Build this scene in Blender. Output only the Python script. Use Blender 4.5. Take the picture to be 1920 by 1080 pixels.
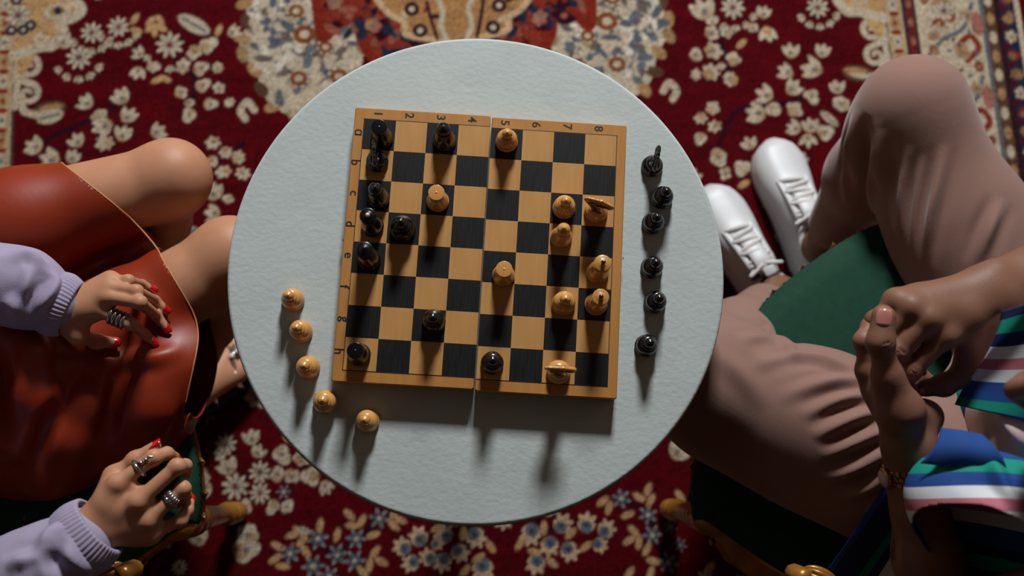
import bpy, bmesh, math, random
import numpy as np
from mathutils import Vector, Matrix

for _o in list(bpy.data.objects):
    bpy.data.objects.remove(_o, do_unlink=True)
scene = bpy.context.scene
COL = scene.collection
rng = np.random.default_rng(7)
random.seed(7)

# ------------------------------------------------------------------ camera
FPX = 1867.0                      # focal length in pixels of the 1920 x 1080 frame (35 mm)
CX, CY = 960.0, 540.0
NADX, NADY = 905.0, 880.0         # where straight-down appears in the frame
TZ = 0.68                         # table top height
CAM_H = 1.45                      # camera above the table top
_Z = np.array([-(NADX - CX), NADY - CY, FPX]); _Z /= np.linalg.norm(_Z)
_X = np.array([1.0, 0, 0]) - _Z[0] * _Z; _X /= np.linalg.norm(_X)
_Y = np.cross(_Z, _X)
RCW = np.array([_X, _Y, _Z])      # camera -> world


def ray(px, py):
    return RCW @ np.array([(px - CX) / FPX, -(py - CY) / FPX, -1.0])


_r = ray(895, 508)
CAM = np.array([0, 0, TZ]) - _r * (CAM_H / -_r[2])


def at(px, py, z):
    """world point at height z seen at a photograph pixel"""
    r = ray(px, py)
    return CAM + r * ((z - CAM[2]) / r[2])


cam_d = bpy.data.cameras.new('camera')
cam_o = bpy.data.objects.new('camera', cam_d)
COL.objects.link(cam_o)
cam_d.sensor_width = 36.0
cam_d.lens = FPX / 1920 * 36
cam_d.clip_start = 0.02
_m = Matrix([list(RCW[i]) for i in range(3)]).to_4x4()
_m.translation = Vector(CAM)
cam_o.matrix_world = _m
cam_d.dof.use_dof = True
cam_d.dof.focus_distance = 1.47
cam_d.dof.aperture_fstop = 2.2
scene.camera = cam_o

# ------------------------------------------------------------------ light
world = bpy.data.worlds.new('world')
scene.world = world
world.use_nodes = True
world.node_tree.nodes['Background'].inputs[0].default_value = (1.0, 0.60, 0.43, 1)
world.node_tree.nodes['Background'].inputs[1].default_value = 0.031


def area(name, loc, target, sx, sy, power, col):
    d = bpy.data.lights.new(name, 'AREA')
    d.shape = 'RECTANGLE'
    d.size, d.size_y = sx, sy
    d.energy = power
    d.color = col
    o = bpy.data.objects.new(name, d)
    COL.objects.link(o)
    o.location = loc
    o.rotation_euler = (Vector(target) - Vector(loc)).to_track_quat('-Z', 'Y').to_euler()
    return o


area('window_light', (0.40, 3.40, 2.57), (0, 0, 0.68), 0.58, 0.52, 212, (0.95, 0.985, 1.0))
vs = scene.view_settings
vs.view_transform = 'Standard'
vs.look = 'None'
vs.exposure = 0.0
vs.gamma = 1.0
vs.use_curve_mapping = False


# ------------------------------------------------------------------ materials
def lin(c):
    c = np.asarray(c, float) / 255.0
    return np.where(c <= 0.04045, c / 12.92, ((c + 0.055) / 1.055) ** 2.4)


def mat(name, rgb, rough=0.6, noise=None, bump=None, metal=0.0, coat=0.0, sheen=0.0, attr=None,
        spec=0.5, sss=0.0, wave=None, stretch=(1, 1, 1)):
    """rgb: sRGB 0..255. noise=(scale, amount, rgb2). bump=(scale, strength). attr: colour attribute name"""
    m = bpy.data.materials.new(name)
    m.use_nodes = True
    nt = m.node_tree
    b = nt.nodes['Principled BSDF']
    c = lin(rgb)
    b.inputs['Base Color'].default_value = (*c, 1)
    b.inputs['Roughness'].default_value = rough
    b.inputs['Metallic'].default_value = metal
    b.inputs['Specular IOR Level'].default_value = spec
    b.inputs['Coat Weight'].default_value = coat
    b.inputs['Coat Roughness'].default_value = 0.12
    if sheen:
        b.inputs['Sheen Weight'].default_value = sheen
        b.inputs['Sheen Roughness'].default_value = 0.45
    if sss:
        b.inputs['Subsurface Weight'].default_value = sss
        b.inputs['Subsurface Radius'].default_value = (0.008, 0.003, 0.0015)
        b.inputs['Subsurface Scale'].default_value = 0.6
    tc = nt.nodes.new('ShaderNodeTexCoord')
    mp = nt.nodes.new('ShaderNodeMapping')
    mp.inputs['Scale'].default_value = stretch
    nt.links.new(tc.outputs['Object'], mp.inputs['Vector'])
    src = None
    if attr:
        a = nt.nodes.new('ShaderNodeAttribute')
        a.attribute_name = attr
        src = a.outputs['Color']
    if noise:
        n = nt.nodes.new('ShaderNodeTexNoise')
        n.inputs['Scale'].default_value = noise[0]
        n.inputs['Detail'].default_value = 5
        nt.links.new(mp.outputs[0], n.inputs['Vector'])
        r = nt.nodes.new('ShaderNodeMapRange')
        r.inputs['From Min'].default_value = 0.3
        r.inputs['From Max'].default_value = 0.7
        r.inputs['To Max'].default_value = noise[1]
        nt.links.new(n.outputs['Fac'], r.inputs['Value'])
        mx = nt.nodes.new('ShaderNodeMix')
        mx.data_type = 'RGBA'
        nt.links.new(r.outputs[0], mx.inputs['Factor'])
        if src:
            nt.links.new(src, mx.inputs['A'])
            mul = nt.nodes.new('ShaderNodeMix')
            mul.data_type = 'RGBA'
            mul.blend_type = 'MULTIPLY'
            mul.inputs['Factor'].default_value = 1
            nt.links.new(src, mul.inputs['A'])
            mul.inputs['B'].default_value = (*lin(noise[2]), 1)
            nt.links.new(mul.outputs['Result'], mx.inputs['B'])
        else:
            mx.inputs['A'].default_value = (*c, 1)
            mx.inputs['B'].default_value = (*lin(noise[2]), 1)
        src = mx.outputs['Result']
    if src:
        nt.links.new(src, b.inputs['Base Color'])
    if bump:
        n2 = nt.nodes.new('ShaderNodeTexNoise')
        n2.inputs['Scale'].default_value = bump[0]
        n2.inputs['Detail'].default_value = 6
        nt.links.new(mp.outputs[0], n2.inputs['Vector'])
        bp = nt.nodes.new('ShaderNodeBump')
        bp.inputs['Strength'].default_value = bump[1]
        bp.inputs['Distance'].default_value = bump[2] if len(bump) > 2 else 0.002
        h = n2.outputs['Fac']
        if wave:
            w = nt.nodes.new('ShaderNodeTexWave')
            w.inputs['Scale'].default_value = wave[0]
            w.inputs['Distortion'].default_value = 1.0
            if len(wave) > 2:
                w.bands_direction = wave[2]
            nt.links.new(mp.outputs[0], w.inputs['Vector'])
            ad = nt.nodes.new('ShaderNodeMath')
            ad.operation = 'MULTIPLY_ADD'
            nt.links.new(w.outputs['Fac'], ad.inputs[0])
            ad.inputs[1].default_value = wave[1]
            nt.links.new(h, ad.inputs[2])
            h = ad.outputs[0]
        nt.links.new(h, bp.inputs['Height'])
        nt.links.new(bp.outputs[0], b.inputs['Normal'])
    return m


# ------------------------------------------------------------------ mesh helpers
def link(o, parent=None):
    COL.objects.link(o)
    if parent is not None:
        o.parent = parent
    return o


def tag(o, label=None, cat=None, group=None, kind=None):
    if label: o['label'] = label
    if cat: o['category'] = cat
    if group: o['group'] = group
    if kind: o['kind'] = kind
    return o


def empty(name, loc=(0, 0, 0), rz=0.0, parent=None):
    o = bpy.data.objects.new(name, None)
    o.empty_display_size = 0.05
    o.location = loc
    o.rotation_euler = (0, 0, rz)
    return link(o, parent)


def mesh_np(name, V, F):
    """V (n,3); F (m,3) or (m,4) int array, or list of polygons"""
    me = bpy.data.meshes.new(name)
    if isinstance(F, np.ndarray):
        V = np.asarray(V, np.float32)
        k = F.shape[1]
        me.vertices.add(len(V))
        me.vertices.foreach_set('co', V.ravel())
        me.loops.add(F.size)
        me.loops.foreach_set('vertex_index', F.ravel().astype(np.int32))
        me.polygons.add(len(F))
        me.polygons.foreach_set('loop_start', np.arange(0, F.size, k, dtype=np.int32))
        me.update(calc_edges=True)
        me.validate()
    else:
        me.from_pydata([tuple(map(float, v)) for v in V], [], [tuple(map(int, f)) for f in F])
        me.update()
    return me


def obj(name, V, F, m, parent=None, smooth=True, world=False):
    """one mesh object; world=True: V is in world space while parent has its own transform"""
    me = mesh_np(name, V, F)
    if m is not None:
        me.materials.append(m)
    if smooth:
        me.polygons.foreach_set('use_smooth', np.ones(len(me.polygons), bool))
    o = bpy.data.objects.new(name, me)
    link(o, parent)
    if world and parent is not None:
        pm = Matrix.Translation(parent.location) @ parent.rotation_euler.to_matrix().to_4x4()
        o.matrix_parent_inverse = pm.inverted()
    return o


def set_color(o, C, name='Col'):
    a = o.data.color_attributes.new(name, 'FLOAT_COLOR', 'POINT')
    c4 = np.ones((len(C), 4), np.float32)
    c4[:, :3] = C
    a.data.foreach_set('color', c4.ravel())


class MB:
    """collects pieces into one mesh"""
    def __init__(s): s.V = []; s.F = []; s.n = 0

    def add(s, V, F):
        V = np.asarray(V, float)
        s.V.append(V)
        s.F += [tuple(int(i) + s.n for i in f) for f in F]
        s.n += len(V)
        return s

    def build(s, name, m, parent=None, smooth=True, world=False):
        return obj(name, np.vstack(s.V), s.F, m, parent, smooth, world)


def box(x0, x1, y0, y1, z0, z1, bev=0.0):
    """box with chamfered edges along the top rim and verticals"""
    if bev <= 0:
        V = [(x, y, z) for z in (z0, z1) for x, y in ((x0, y0), (x1, y0), (x1, y1), (x0, y1))]
        F = [(3, 2, 1, 0), (4, 5, 6, 7), (0, 1, 5, 4), (1, 2, 6, 5), (2, 3, 7, 6), (3, 0, 4, 7)]
        return np.array(V), F
    b = bev
    ring = lambda e: [(x0 + e, y0 + b + 0 * e), (x0 + b, y0 + e), (x1 - b, y0 + e), (x1 - e, y0 + b),
                      (x1 - e, y1 - b), (x1 - b, y1 - e), (x0 + b, y1 - e), (x0 + e, y1 - b)]
    top = [(min(max(x, x0 + b), x1 - b), min(max(y, y0 + b), y1 - b)) for x, y in ring(0)]
    V = [(x, y, z0) for x, y in ring(0)] + [(x, y, z1 - b) for x, y in ring(0)]
    ins = []
    for x, y in ring(0):
        ins.append((x + (b if x < (x0 + x1) / 2 else -b) * 0.7, y + (b if y < (y0 + y1) / 2 else -b) * 0.7, z1))
    V += ins
    F = [tuple(range(7, -1, -1)), tuple(range(16, 24))]
    for k in range(8):
        j = (k + 1) % 8
        F += [(k, j, 8 + j, 8 + k), (8 + k, 8 + j, 16 + j, 16 + k)]
    return np.array(V), F


def lathe(prof, n=28, c=(0, 0, 0), cap=True):
    """prof: list of (radius, z) from the bottom up"""
    V = []
    F = []
    a = np.arange(n) * 2 * math.pi / n
    for r, z in prof:
        V += [(c[0] + r * math.cos(t), c[1] + r * math.sin(t), c[2] + z) for t in a]
    for i in range(len(prof) - 1):
        for k in range(n):
            j = (k + 1) % n
            F.append((i * n + k, i * n + j, (i + 1) * n + j, (i + 1) * n + k))
    if cap:
        F.append(tuple(range(n - 1, -1, -1)))
        F.append(tuple((len(prof) - 1) * n + k for k in range(n)))
    return np.array(V), F


def frames(P):
    """tangents and a twist-free normal frame along a polyline"""
    P = np.asarray(P, float)
    T = np.gradient(P, axis=0)
    T /= np.linalg.norm(T, axis=1)[:, None] + 1e-12
    up = np.array([0, 0, 1.0]) if abs(T[0][2]) < 0.9 else np.array([1.0, 0, 0])
    N = np.zeros_like(P)
    n = up - T[0] * (up @ T[0])
    for i in range(len(P)):
        n = n - T[i] * (n @ T[i])
        n /= np.linalg.norm(n) + 1e-12
        N[i] = n
    return T, N, np.cross(T, N)


def smooth_line(P, n, closed=False):
    """Catmull-Rom resample of rows (any width)"""
    P = np.asarray(P, float)
    m = len(P)
    t = np.linspace(0, m if closed else m - 1, n, endpoint=not closed)
    i = np.minimum(t.astype(int), m - 1 if closed else m - 2)
    u = (t - i)[:, None]
    if closed:
        g = lambda k: P[(i + k) % m]
    else:
        Q = np.vstack([2 * P[0] - P[1], P, 2 * P[-1] - P[-2]])
        g = lambda k: Q[i + k + 1]
    p0, p1, p2, p3 = g(-1), g(0), g(1), g(2)
    return 0.5 * (2 * p1 + (p2 - p0) * u + (2 * p0 - 5 * p1 + 4 * p2 - p3) * u ** 2 + (3 * p1 - p0 - 3 * p2 + p3) * u ** 3)


def tube(P, r, n=8, closed=False, flat=1.0, flatdir=None):
    """round (or flattened) tube along points; r scalar or per point"""
    P = np.asarray(P, float)
    m = len(P)
    r = np.full(m, r) if np.isscalar(r) else np.asarray(r, float)
    if closed:
        Q = np.vstack([P[-1], P, P[0]])
        T, N, B = frames(Q)
        T, N, B = T[1:-1], N[1:-1], B[1:-1]
    else:
        T, N, B = frames(P)
    if flatdir is not None:
        fd = np.asarray(flatdir, float)
        N = fd[None] - T * (T @ fd)[:, None]
        N /= np.linalg.norm(N, axis=1)[:, None] + 1e-9
        B = np.cross(T, N)
    a = np.arange(n) * 2 * math.pi / n
    V = (P[:, None] + r[:, None, None] * (np.cos(a)[None, :, None] * B[:, None] + flat * np.sin(a)[None, :, None] * N[:, None])).reshape(-1, 3)
    F = []
    for i in range(m if closed else m - 1):
        i2 = (i + 1) % m
        for k in range(n):
            j = (k + 1) % n
            F.append((i * n + k, i * n + j, i2 * n + j, i2 * n + k))
    if not closed:
        F.append(tuple(range(n - 1, -1, -1)))
        F.append(tuple((m - 1) * n + k for k in range(n)))
    return V, F


def prism(poly, z0, z1, bev=0.0):
    """extruded outline (counter-clockwise xy)"""
    P = np.asarray(poly, float)
    n = len(P)
    c = P.mean(0)
    rows = [(P, z0), (P, z1 - bev)]
    if bev:
        d = P - c
        rows.append((c + d * (1 - bev / (np.linalg.norm(d, axis=1)[:, None] + 1e-9)), z1))
    V = np.vstack([np.column_stack([p, np.full(n, z)]) for p, z in rows])
    F = [tuple(range(n - 1, -1, -1)), tuple((len(rows) - 1) * n + k for k in range(n))]
    for i in range(len(rows) - 1):
        for k in range(n):
            j = (k + 1) % n
            F.append((i * n + k, i * n + j, (i + 1) * n + j, (i + 1) * n + k))
    return V, F


def ball(c, r, n=10, m=7):
    r = np.ones(3) * r
    V = [(c[0], c[1], c[2] - r[2])]
    F = []
    for i in range(1, m):
        p = -math.pi / 2 + math.pi * i / m
        for k in range(n):
            t = 2 * math.pi * k / n
            V.append((c[0] + r[0] * math.cos(p) * math.cos(t), c[1] + r[1] * math.cos(p) * math.sin(t), c[2] + r[2] * math.sin(p)))
    V.append((c[0], c[1], c[2] + r[2]))
    for k in range(n):
        j = (k + 1) % n
        F.append((0, 1 + j, 1 + k))
        for i in range(m - 2):
            F.append((1 + i * n + k, 1 + i * n + j, 1 + (i + 1) * n + j, 1 + (i + 1) * n + k))
        F.append((1 + (m - 2) * n + k, 1 + (m - 2) * n + j, len(V) - 1))
    return np.array(V), F


def copy_tree(o, parent=None):
    c = o.copy()
    COL.objects.link(c)
    c.parent = parent
    for ch in list(o.children):
        copy_tree(ch, c)
    return c

# ================================================================== room shell beyond the frame
wall_m = mat('wall_paint', (150, 140, 126), 0.85, noise=(3, 0.4, (136, 126, 112)), bump=(60, 0.1))
frame_m = mat('window_paint', (206, 202, 194), 0.5, noise=(12, 0.3, (190, 186, 176)))
wf = MB()
WY = 3.52
for x0, x1, z0, z1 in ((-2.6, 0.02, -0.032, 3.4), (0.78, 2.6, -0.032, 3.4), (0.02, 0.78, -0.032, 2.22), (0.02, 0.78, 2.92, 3.4)):
    wf.add(*box(x0, x1, WY, WY + 0.12, z0, z1))
tag(wf.build('wall_far', wall_m, None, False), kind='structure')
for s, nm in ((-1, 'wall_left'), (1, 'wall_right')):
    tag(obj(nm, *box(s * 2.6 - 0.06, s * 2.6 + 0.06, -2.3, WY, -0.032, 3.4), wall_m, None, False), kind='structure')
w1 = empty('window_1', (0.40, WY, 2.57))
tag(w1, kind='structure')
for a in ((-0.39, -0.33, -0.36, 0.36), (0.33, 0.39, -0.36, 0.36), (-0.39, 0.39, 0.30, 0.36), (-0.39, 0.39, -0.36, -0.30)):
    obj('window_frame', *box(a[0], a[1], -0.03, 0.05, a[2], a[3], 0.004), frame_m, w1, False)

# ================================================================== floor and rug
floor_m = mat('floor_boards', (66, 44, 30), 0.5, noise=(9, 0.8, (38, 24, 16)), bump=(30, 0.2), stretch=(1, 12, 1))
fl = empty('floor', (0, 0, -0.012))
tag(fl, kind='structure')
_pl = obj('plank', *box(-2.53, 2.53, -0.0595, 0.0595, -0.02, 0.0, 0.0015), floor_m, fl, smooth=False)
_pl.location = (0, -2.16, 0)
for k in range(1, 48):
    c = _pl.copy()
    COL.objects.link(c)
    c.parent = fl
    c.location = (0, -2.16 + 0.12 * k, 0)

RUG_A = math.radians(3.4)
RUG_O = np.array([-0.052, 0.646])
_ca, _sa = math.cos(RUG_A), math.sin(RUG_A)


def to_rug(x, y):
    dx, dy = x - RUG_O[0], y - RUG_O[1]
    return dx * _ca + dy * _sa, -dx * _sa + dy * _ca


def pr(px, py):
    p = at(px, py, 0.0)
    return to_rug(p[0], p[1])


PXM = 0.00116                      # metres on the rug for one photograph pixel
RS = 0.0032
U0, U1, W0, W1 = -1.42, 1.42, -1.40, 0.72
NU, NW = int((U1 - U0) / RS) + 1, int((W1 - W0) / RS) + 1
UU = U0 + np.arange(NU) * RS
WW = W0 + np.arange(NW) * RS
CAN = np.zeros((NW, NU, 3))
RED, RED2 = lin((84, 5, 13)), lin((66, 4, 11))
CREAM, TAN, GOLD = lin((182, 167, 143)), lin((158, 122, 84)), lin((136, 98, 60))
SLATE, NAVY, RUST = lin((92, 98, 104)), lin((30, 40, 58)), lin((124, 44, 30))
PLUM, BROWN = lin((44, 10, 26)), lin((84, 58, 42))
_n = rng.random((NW // 6 + 2, NU // 30 + 2))
_n = np.repeat(np.repeat(_n, 6, 0), 30, 1)[:NW, :NU]
CAN[:] = RED + (RED2 - RED) * (_n * 0.7)[..., None]


def win(u, w, r):
    i0, i1 = int((u - r - U0) / RS), int((u + r - U0) / RS) + 2
    j0, j1 = int((w - r - W0) / RS), int((w + r - W0) / RS) + 2
    i0, i1, j0, j1 = max(i0, 0), min(i1, NU), max(j0, 0), min(j1, NW)
    if i0 >= i1 or j0 >= j1:
        return None
    X, Y = np.meshgrid(UU[i0:i1] - u, WW[j0:j1] - w)
    return (slice(j0, j1), slice(i0, i1)), X, Y


def put(sl, mask, col):
    a = np.clip(mask, 0, 1)[..., None]
    CAN[sl] = CAN[sl] * (1 - a) + np.asarray(col) * a


def soft(d):
    return np.clip(0.5 - d / (1.2 * RS), 0, 1)


MOTIFS = []
R1 = lambda: rng.uniform(0, 6.28)


def note(u, w, r):
    MOTIFS.append((u, w, r))


def daisy(u, w, r, a=0.0, n=10):
    g = win(u, w, r * 1.3)
    if not g: return
    sl, X, Y = g
    q, t = np.hypot(X, Y), np.arctan2(Y, X) + a
    R = r * (0.80 + 0.20 * np.cos(n * t))
    put(sl, soft(q - R * 1.12) * 0.55, PLUM)
    put(sl, soft(q - R), CREAM)
    put(sl, soft(q - R * 0.9) * (np.cos(n * t) < -0.35) * (q > r * 0.25) * 0.75, SLATE)
    put(sl, soft(q - r * 0.30) * 0.7, SLATE)
    put(sl, soft(q - r * 0.19), RUST)


def bud(u, w, r, a=0.0, dark=True, col=None):
    g = win(u, w, r * 1.5)
    if not g: return
    sl, X, Y = g
    x, y = X * math.cos(a) + Y * math.sin(a), -X * math.sin(a) + Y * math.cos(a)
    q, t = np.hypot(x, y), np.arctan2(y, x)
    R = r * (0.86 + rng.uniform(0.06, 0.16) * np.cos(rng.integers(3, 8) * t) + 0.07 * np.cos(2 * t + R1())) * np.where(np.abs(t) < 0.9, rng.uniform(0.95, 1.25), 1.0)
    put(sl, soft(q - R * 1.14) * 0.45, PLUM)
    put(sl, soft(q - R), CREAM if col is None else col)
    put(sl, soft(np.hypot(x + 0.35 * r, y) - rng.uniform(0.4, 0.7) * r) * rng.uniform(0.4, 0.9), TAN)
    if dark:
        put(sl, soft(np.hypot(x - 0.05 * r, y * 1.3) - 0.26 * r) * 0.85, SLATE)


def tulip(u, w, r, a=0.0):
    g = win(u, w, r * 1.5)
    if not g: return
    sl, X, Y = g
    x, y = X * math.cos(a) + Y * math.sin(a), -X * math.sin(a) + Y * math.cos(a)
    m = np.full(x.shape, 9.0)
    for s in (-1, 0, 1):
        b = s * 0.62
        b *= rng.uniform(0.75, 1.25)
        xx = (x + 0.55 * r) * math.cos(b) + y * math.sin(b)
        yy = -(x + 0.55 * r) * math.sin(b) + y * math.cos(b)
        L = 1.5 * r if s == 0 else 1.45 * r
        tt = np.clip(xx / L, 0, 1)
        m = np.minimum(m, np.abs(yy) - rng.uniform(0.28, 0.44) * r * np.sin(np.pi * (0.12 + 0.83 * tt)) + np.where((xx < 0) | (xx > L), 1, 0))
    put(sl, soft(m - 0.10 * r) * 0.5, PLUM)
    put(sl, soft(m), CREAM)
    put(sl, soft(np.hypot(x + 0.3 * r, y) - 0.40 * r) * 0.6, TAN)
    put(sl, soft(np.hypot(x + 0.12 * r, y * 1.4) - 0.24 * r) * 0.85, SLATE)


def petal(u, w, L, b, a, col=None, edge=None, vein=None):
    g = win(u, w, L * 1.3)
    if not g: return
    sl, X, Y = g
    x, y = X * math.cos(a) + Y * math.sin(a), -X * math.sin(a) + Y * math.cos(a)
    d = (np.hypot(x / L, y / b) - 1) * b
    if edge is not None:
        put(sl, soft(d - 0.28 * b), edge)
    put(sl, soft(d), TAN if col is None else col)
    if vein is not None:
        put(sl, soft(np.abs(y) - 0.18 * b) * soft(np.abs(x) - 0.8 * L), vein)


def star(u, w, r, a=0.0):
    g = win(u, w, r * 1.3)
    if not g: return
    sl, X, Y = g
    q, t = np.hypot(X, Y), np.arctan2(Y, X) + a
    R = r * (0.74 + 0.26 * np.cos(6 * t))
    put(sl, soft(q - R), SLATE)
    put(sl, soft(q - R * 0.92) * (np.cos(6 * t) < -0.2) * (q > 0.3 * r) * 0.6, NAVY)
    put(sl, soft(q - R) * (np.cos(6 * t) > 0.7) * (q > 0.6 * r) * 0.6, lin((150, 130, 130)))
    put(sl, soft(q - r * 0.2), CREAM)


def bell(u, w, r, a=0.0):
    g = win(u, w, r * 1.4)
    if not g: return
    sl, X, Y = g
    x, y = X * math.cos(a) + Y * math.sin(a), -X * math.sin(a) + Y * math.cos(a)
    q, t = np.hypot(x, y), np.arctan2(y, x)
    R = r * (0.82 + 0.18 * np.cos(7 * t) * (x > 0))
    put(sl, soft(q - R), lin((186, 156, 126)))
    put(sl, soft(np.hypot(x + 0.35 * r, y) - 0.55 * r), SLATE)
    put(sl, soft(np.hypot(x + 0.25 * r, y) - 0.22 * r) * 0.7, NAVY)


def stroke(P, r, col, n=60, closed=False):
    """line through rug points with radius r (m)"""
    P = smooth_line(P, n, closed)
    rr = np.full(len(P), r) if np.isscalar(r) else np.interp(np.linspace(0, 1, len(P)), np.linspace(0, 1, len(r)), r)
    lo, hi = P.min(0), P.max(0)
    m = rr.max() + 0.01
    i0, i1 = max(int((lo[0] - m - U0) / RS), 0), min(int((hi[0] + m - U0) / RS) + 2, NU)
    j0, j1 = max(int((lo[1] - m - W0) / RS), 0), min(int((hi[1] + m - W0) / RS) + 2, NW)
    if i0 >= i1 or j0 >= j1: return
    X, Y = np.meshgrid(UU[i0:i1], WW[j0:j1])
    D = np.full(X.shape, 9.0)
    for p, r_ in zip(P, rr):
        D = np.minimum(D, np.hypot(X - p[0], Y - p[1]) - r_)
    put((slice(j0, j1), slice(i0, i1)), soft(D), col)


def fill(P, col, alpha=1.0, n=140):
    """filled closed curve through rug points"""
    P = smooth_line(P, n, True)
    lo, hi = P.min(0) - RS, P.max(0) + RS
    i0, i1 = max(int((lo[0] - U0) / RS), 0), min(int((hi[0] - U0) / RS) + 2, NU)
    j0, j1 = max(int((lo[1] - W0) / RS), 0), min(int((hi[1] - W0) / RS) + 2, NW)
    if i0 >= i1 or j0 >= j1: return
    X, Y = np.meshgrid(UU[i0:i1], WW[j0:j1])
    ins = np.zeros(X.shape, bool)
    for k in range(len(P)):
        a, b = P[k], P[(k + 1) % len(P)]
        c = (a[1] > Y) != (b[1] > Y)
        with np.errstate(divide='ignore', invalid='ignore'):
            xi = (b[0] - a[0]) * (Y - a[1]) / (b[1] - a[1]) + a[0]
        ins ^= c & (X < xi)
    put((slice(j0, j1), slice(i0, i1)), ins * alpha, col)


def spiral(u, w, r, a0, turns, hand, col, th):
    t = np.linspace(0, 1, 24)
    R = r * (1 - 0.78 * t)
    A = a0 + hand * turns * 2 * math.pi * t
    stroke(np.column_stack([u + R * np.cos(A), w + R * np.sin(A)]), [th, th * 0.75], col)


# --- border at both ends of the rug (u = +-0.97 outwards) and along the long sides
AU = np.abs(UU)
_UG, _WG = np.meshgrid(UU, WW)
for a, b, c in ((0.985, 1.42, BROWN), (0.985, 0.993, lin((70, 58, 60))), (0.993, 1.034, lin((170, 146, 112))), (1.034, 1.040, NAVY), (1.040, 1.060, lin((96, 34, 30))), (1.060, 1.066, lin((60, 46, 44))),
                (1.066, 1.215, CREAM), (1.215, 1.224, SLATE), (1.224, 1.252, BROWN), (1.252, 1.262, lin((46, 24, 30))), (1.262, 1.300, NAVY), (1.300, 1.310, CREAM), (1.310, 1.42, RED)):
    CAN[:, (AU >= a) & (AU < b)] = c
for s in (-1, 1):
    for k in range(46):
        w = -1.36 + k * 0.046
        petal(s * 1.013, w, 0.016, 0.010, 1.57, CREAM if k % 2 else TAN)
        petal(s * 1.013, w, 0.005, 0.005, 0, SLATE if k % 2 else RUST)
        petal(s * 1.013, w + 0.023, 0.006, 0.012, 1.57, RUST)
        petal(s * 1.050, w, 0.010, 0.006, 1.57, lin((140, 90, 76)))
        petal(s * 1.238, w, 0.015, 0.009, 1.57, CREAM if k % 2 else TAN)
        bud(s * 1.281, w, 0.015, R1(), col=(GOLD, RUST, CREAM)[k % 3])
        petal(s * 1.270, w + 0.024, 0.008, 0.005, R1(), RED)
    for k in range(12):
        w = -1.33 + k * 0.18
        stroke(np.array([(s * 1.075, w), (s * 1.12, w + 0.045), (s * 1.17, w + 0.07), (s * 1.20, w + 0.13)]), 0.005, SLATE)
        stroke(np.array([(s * 1.17, w - 0.01), (s * 1.20, w + 0.02), (s * 1.185, w + 0.05), (s * 1.16, w + 0.035)]), 0.007, RUST)
        for (du, dw, c, r) in ((1.095, 0.02, RUST, 0.012), (1.115, 0.085, RUST, 0.015), (1.145, 0.10, RUST, 0.014), (1.16, 0.015, TAN, 0.018), (1.10, 0.055, TAN, 0.014), (1.185, 0.10, TAN, 0.016), (1.13, 0.135, TAN, 0.017), (1.195, 0.155, RUST, 0.013), (1.09, 0.145, RUST, 0.011)):
            petal(s * du, w + dw, r, r * 0.75, R1(), c, edge=lin((150, 136, 118)))
            petal(s * du, w + dw, r * 0.35, r * 0.3, 0, SLATE if c is TAN else TAN)
        for q in range(14):
            petal(s * rng.uniform(1.075, 1.205), w + rng.uniform(0, 0.18), 0.007, 0.004, R1(), (SLATE, TAN, BROWN)[q % 3])
        petal(s * 1.205, w + 0.08, 0.030, 0.014, 1.57, lin((150, 96, 84)))
    # cream scrolling edge on the field side
    for w in (0.005, -0.058, -0.34, -0.40, -0.56, -0.62, -0.80, -0.86, -1.02, -1.08):
        spiral(s * 0.958, w, 0.026, math.pi / 2, 1.15, s, CREAM, 0.0072)
        stroke(np.array([(s * 0.985, w + 0.05), (s * 0.972, w + 0.034), (s * 0.958, w + 0.026)]), 0.008, CREAM)
        stroke(np.array([(s * 0.982, w + 0.03), (s * 0.986, w - 0.03)]), 0.007, CREAM)
    for w in (-0.098, -0.45, -0.68):
        petal(s * 0.912, w, 0.038, 0.020, s * -0.2, BROWN)
        petal(s * 0.908, w + 0.004, 0.028, 0.010, s * -0.2, TAN)
        petal(s * 0.918, w - 0.007, 0.026, 0.006, s * -0.2, CREAM)
        stroke(np.array([(s * 0.975, w + 0.03), (s * 0.965, w + 0.0), (s * 0.940, w - 0.010)]), 0.008, CREAM)
    # corner spandrel at the far end
    P = [(s * 0.99, 0.035), (s * 0.93, 0.052), (s * 0.905, 0.055), (s * 0.885, 0.085), (s * 0.89, 0.11), (s * 0.86, 0.12), (s * 0.845, 0.14), (s * 0.875, 0.175), (s * 0.88, 0.30), (s * 0.80, 0.40), (s * 0.60, 0.46), (s * 0.58, 0.74), (s * 1.0, 0.74)]
    fill(P, lin((178, 140, 96)))
    stroke(np.array(P[:8]), 0.012, CREAM)
    stroke(np.array(P[7:12]), 0.012, CREAM)
    petal(s * 0.897, 0.137, 0.030, 0.020, 0.2, CREAM)
    petal(s * 0.897, 0.137, 0.018, 0.011, 0.2, TAN)
    petal(s * 0.897, 0.137, 0.009, 0.009, 0.8, NAVY)
    for (u, w) in ((0.985, 0.13), (0.99, 0.20), (0.93, 0.24), (0.88, 0.45), (0.75, 0.55), (0.66, 0.6)):
        daisy(s * u, w, 0.030, R1(), 8)
        for q in range(4):
            a = R1()
            petal(s * u + 0.038 * math.cos(a), w + 0.038 * math.sin(a), 0.013, 0.013, 0, NAVY)
            petal(s * u + 0.038 * math.cos(a), w + 0.038 * math.sin(a), 0.005, 0.005, 0, CREAM)
    spiral(s * 0.935, 0.075, 0.016, 0, 1.0, s, CREAM, 0.005)

# --- centre medallion with its cream pendants, symmetric about u = 0
MC = 0.275                          # medallion centre (w) lies under and beyond the table's far rim
Pm = []
for s in (1, -1):
    ring = [(0.0, 0.07), (s * 0.12, 0.06), (s * 0.20, 0.03), (s * 0.27, 0.00), (s * 0.36, 0.005), (s * 0.42, 0.03)]
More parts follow.
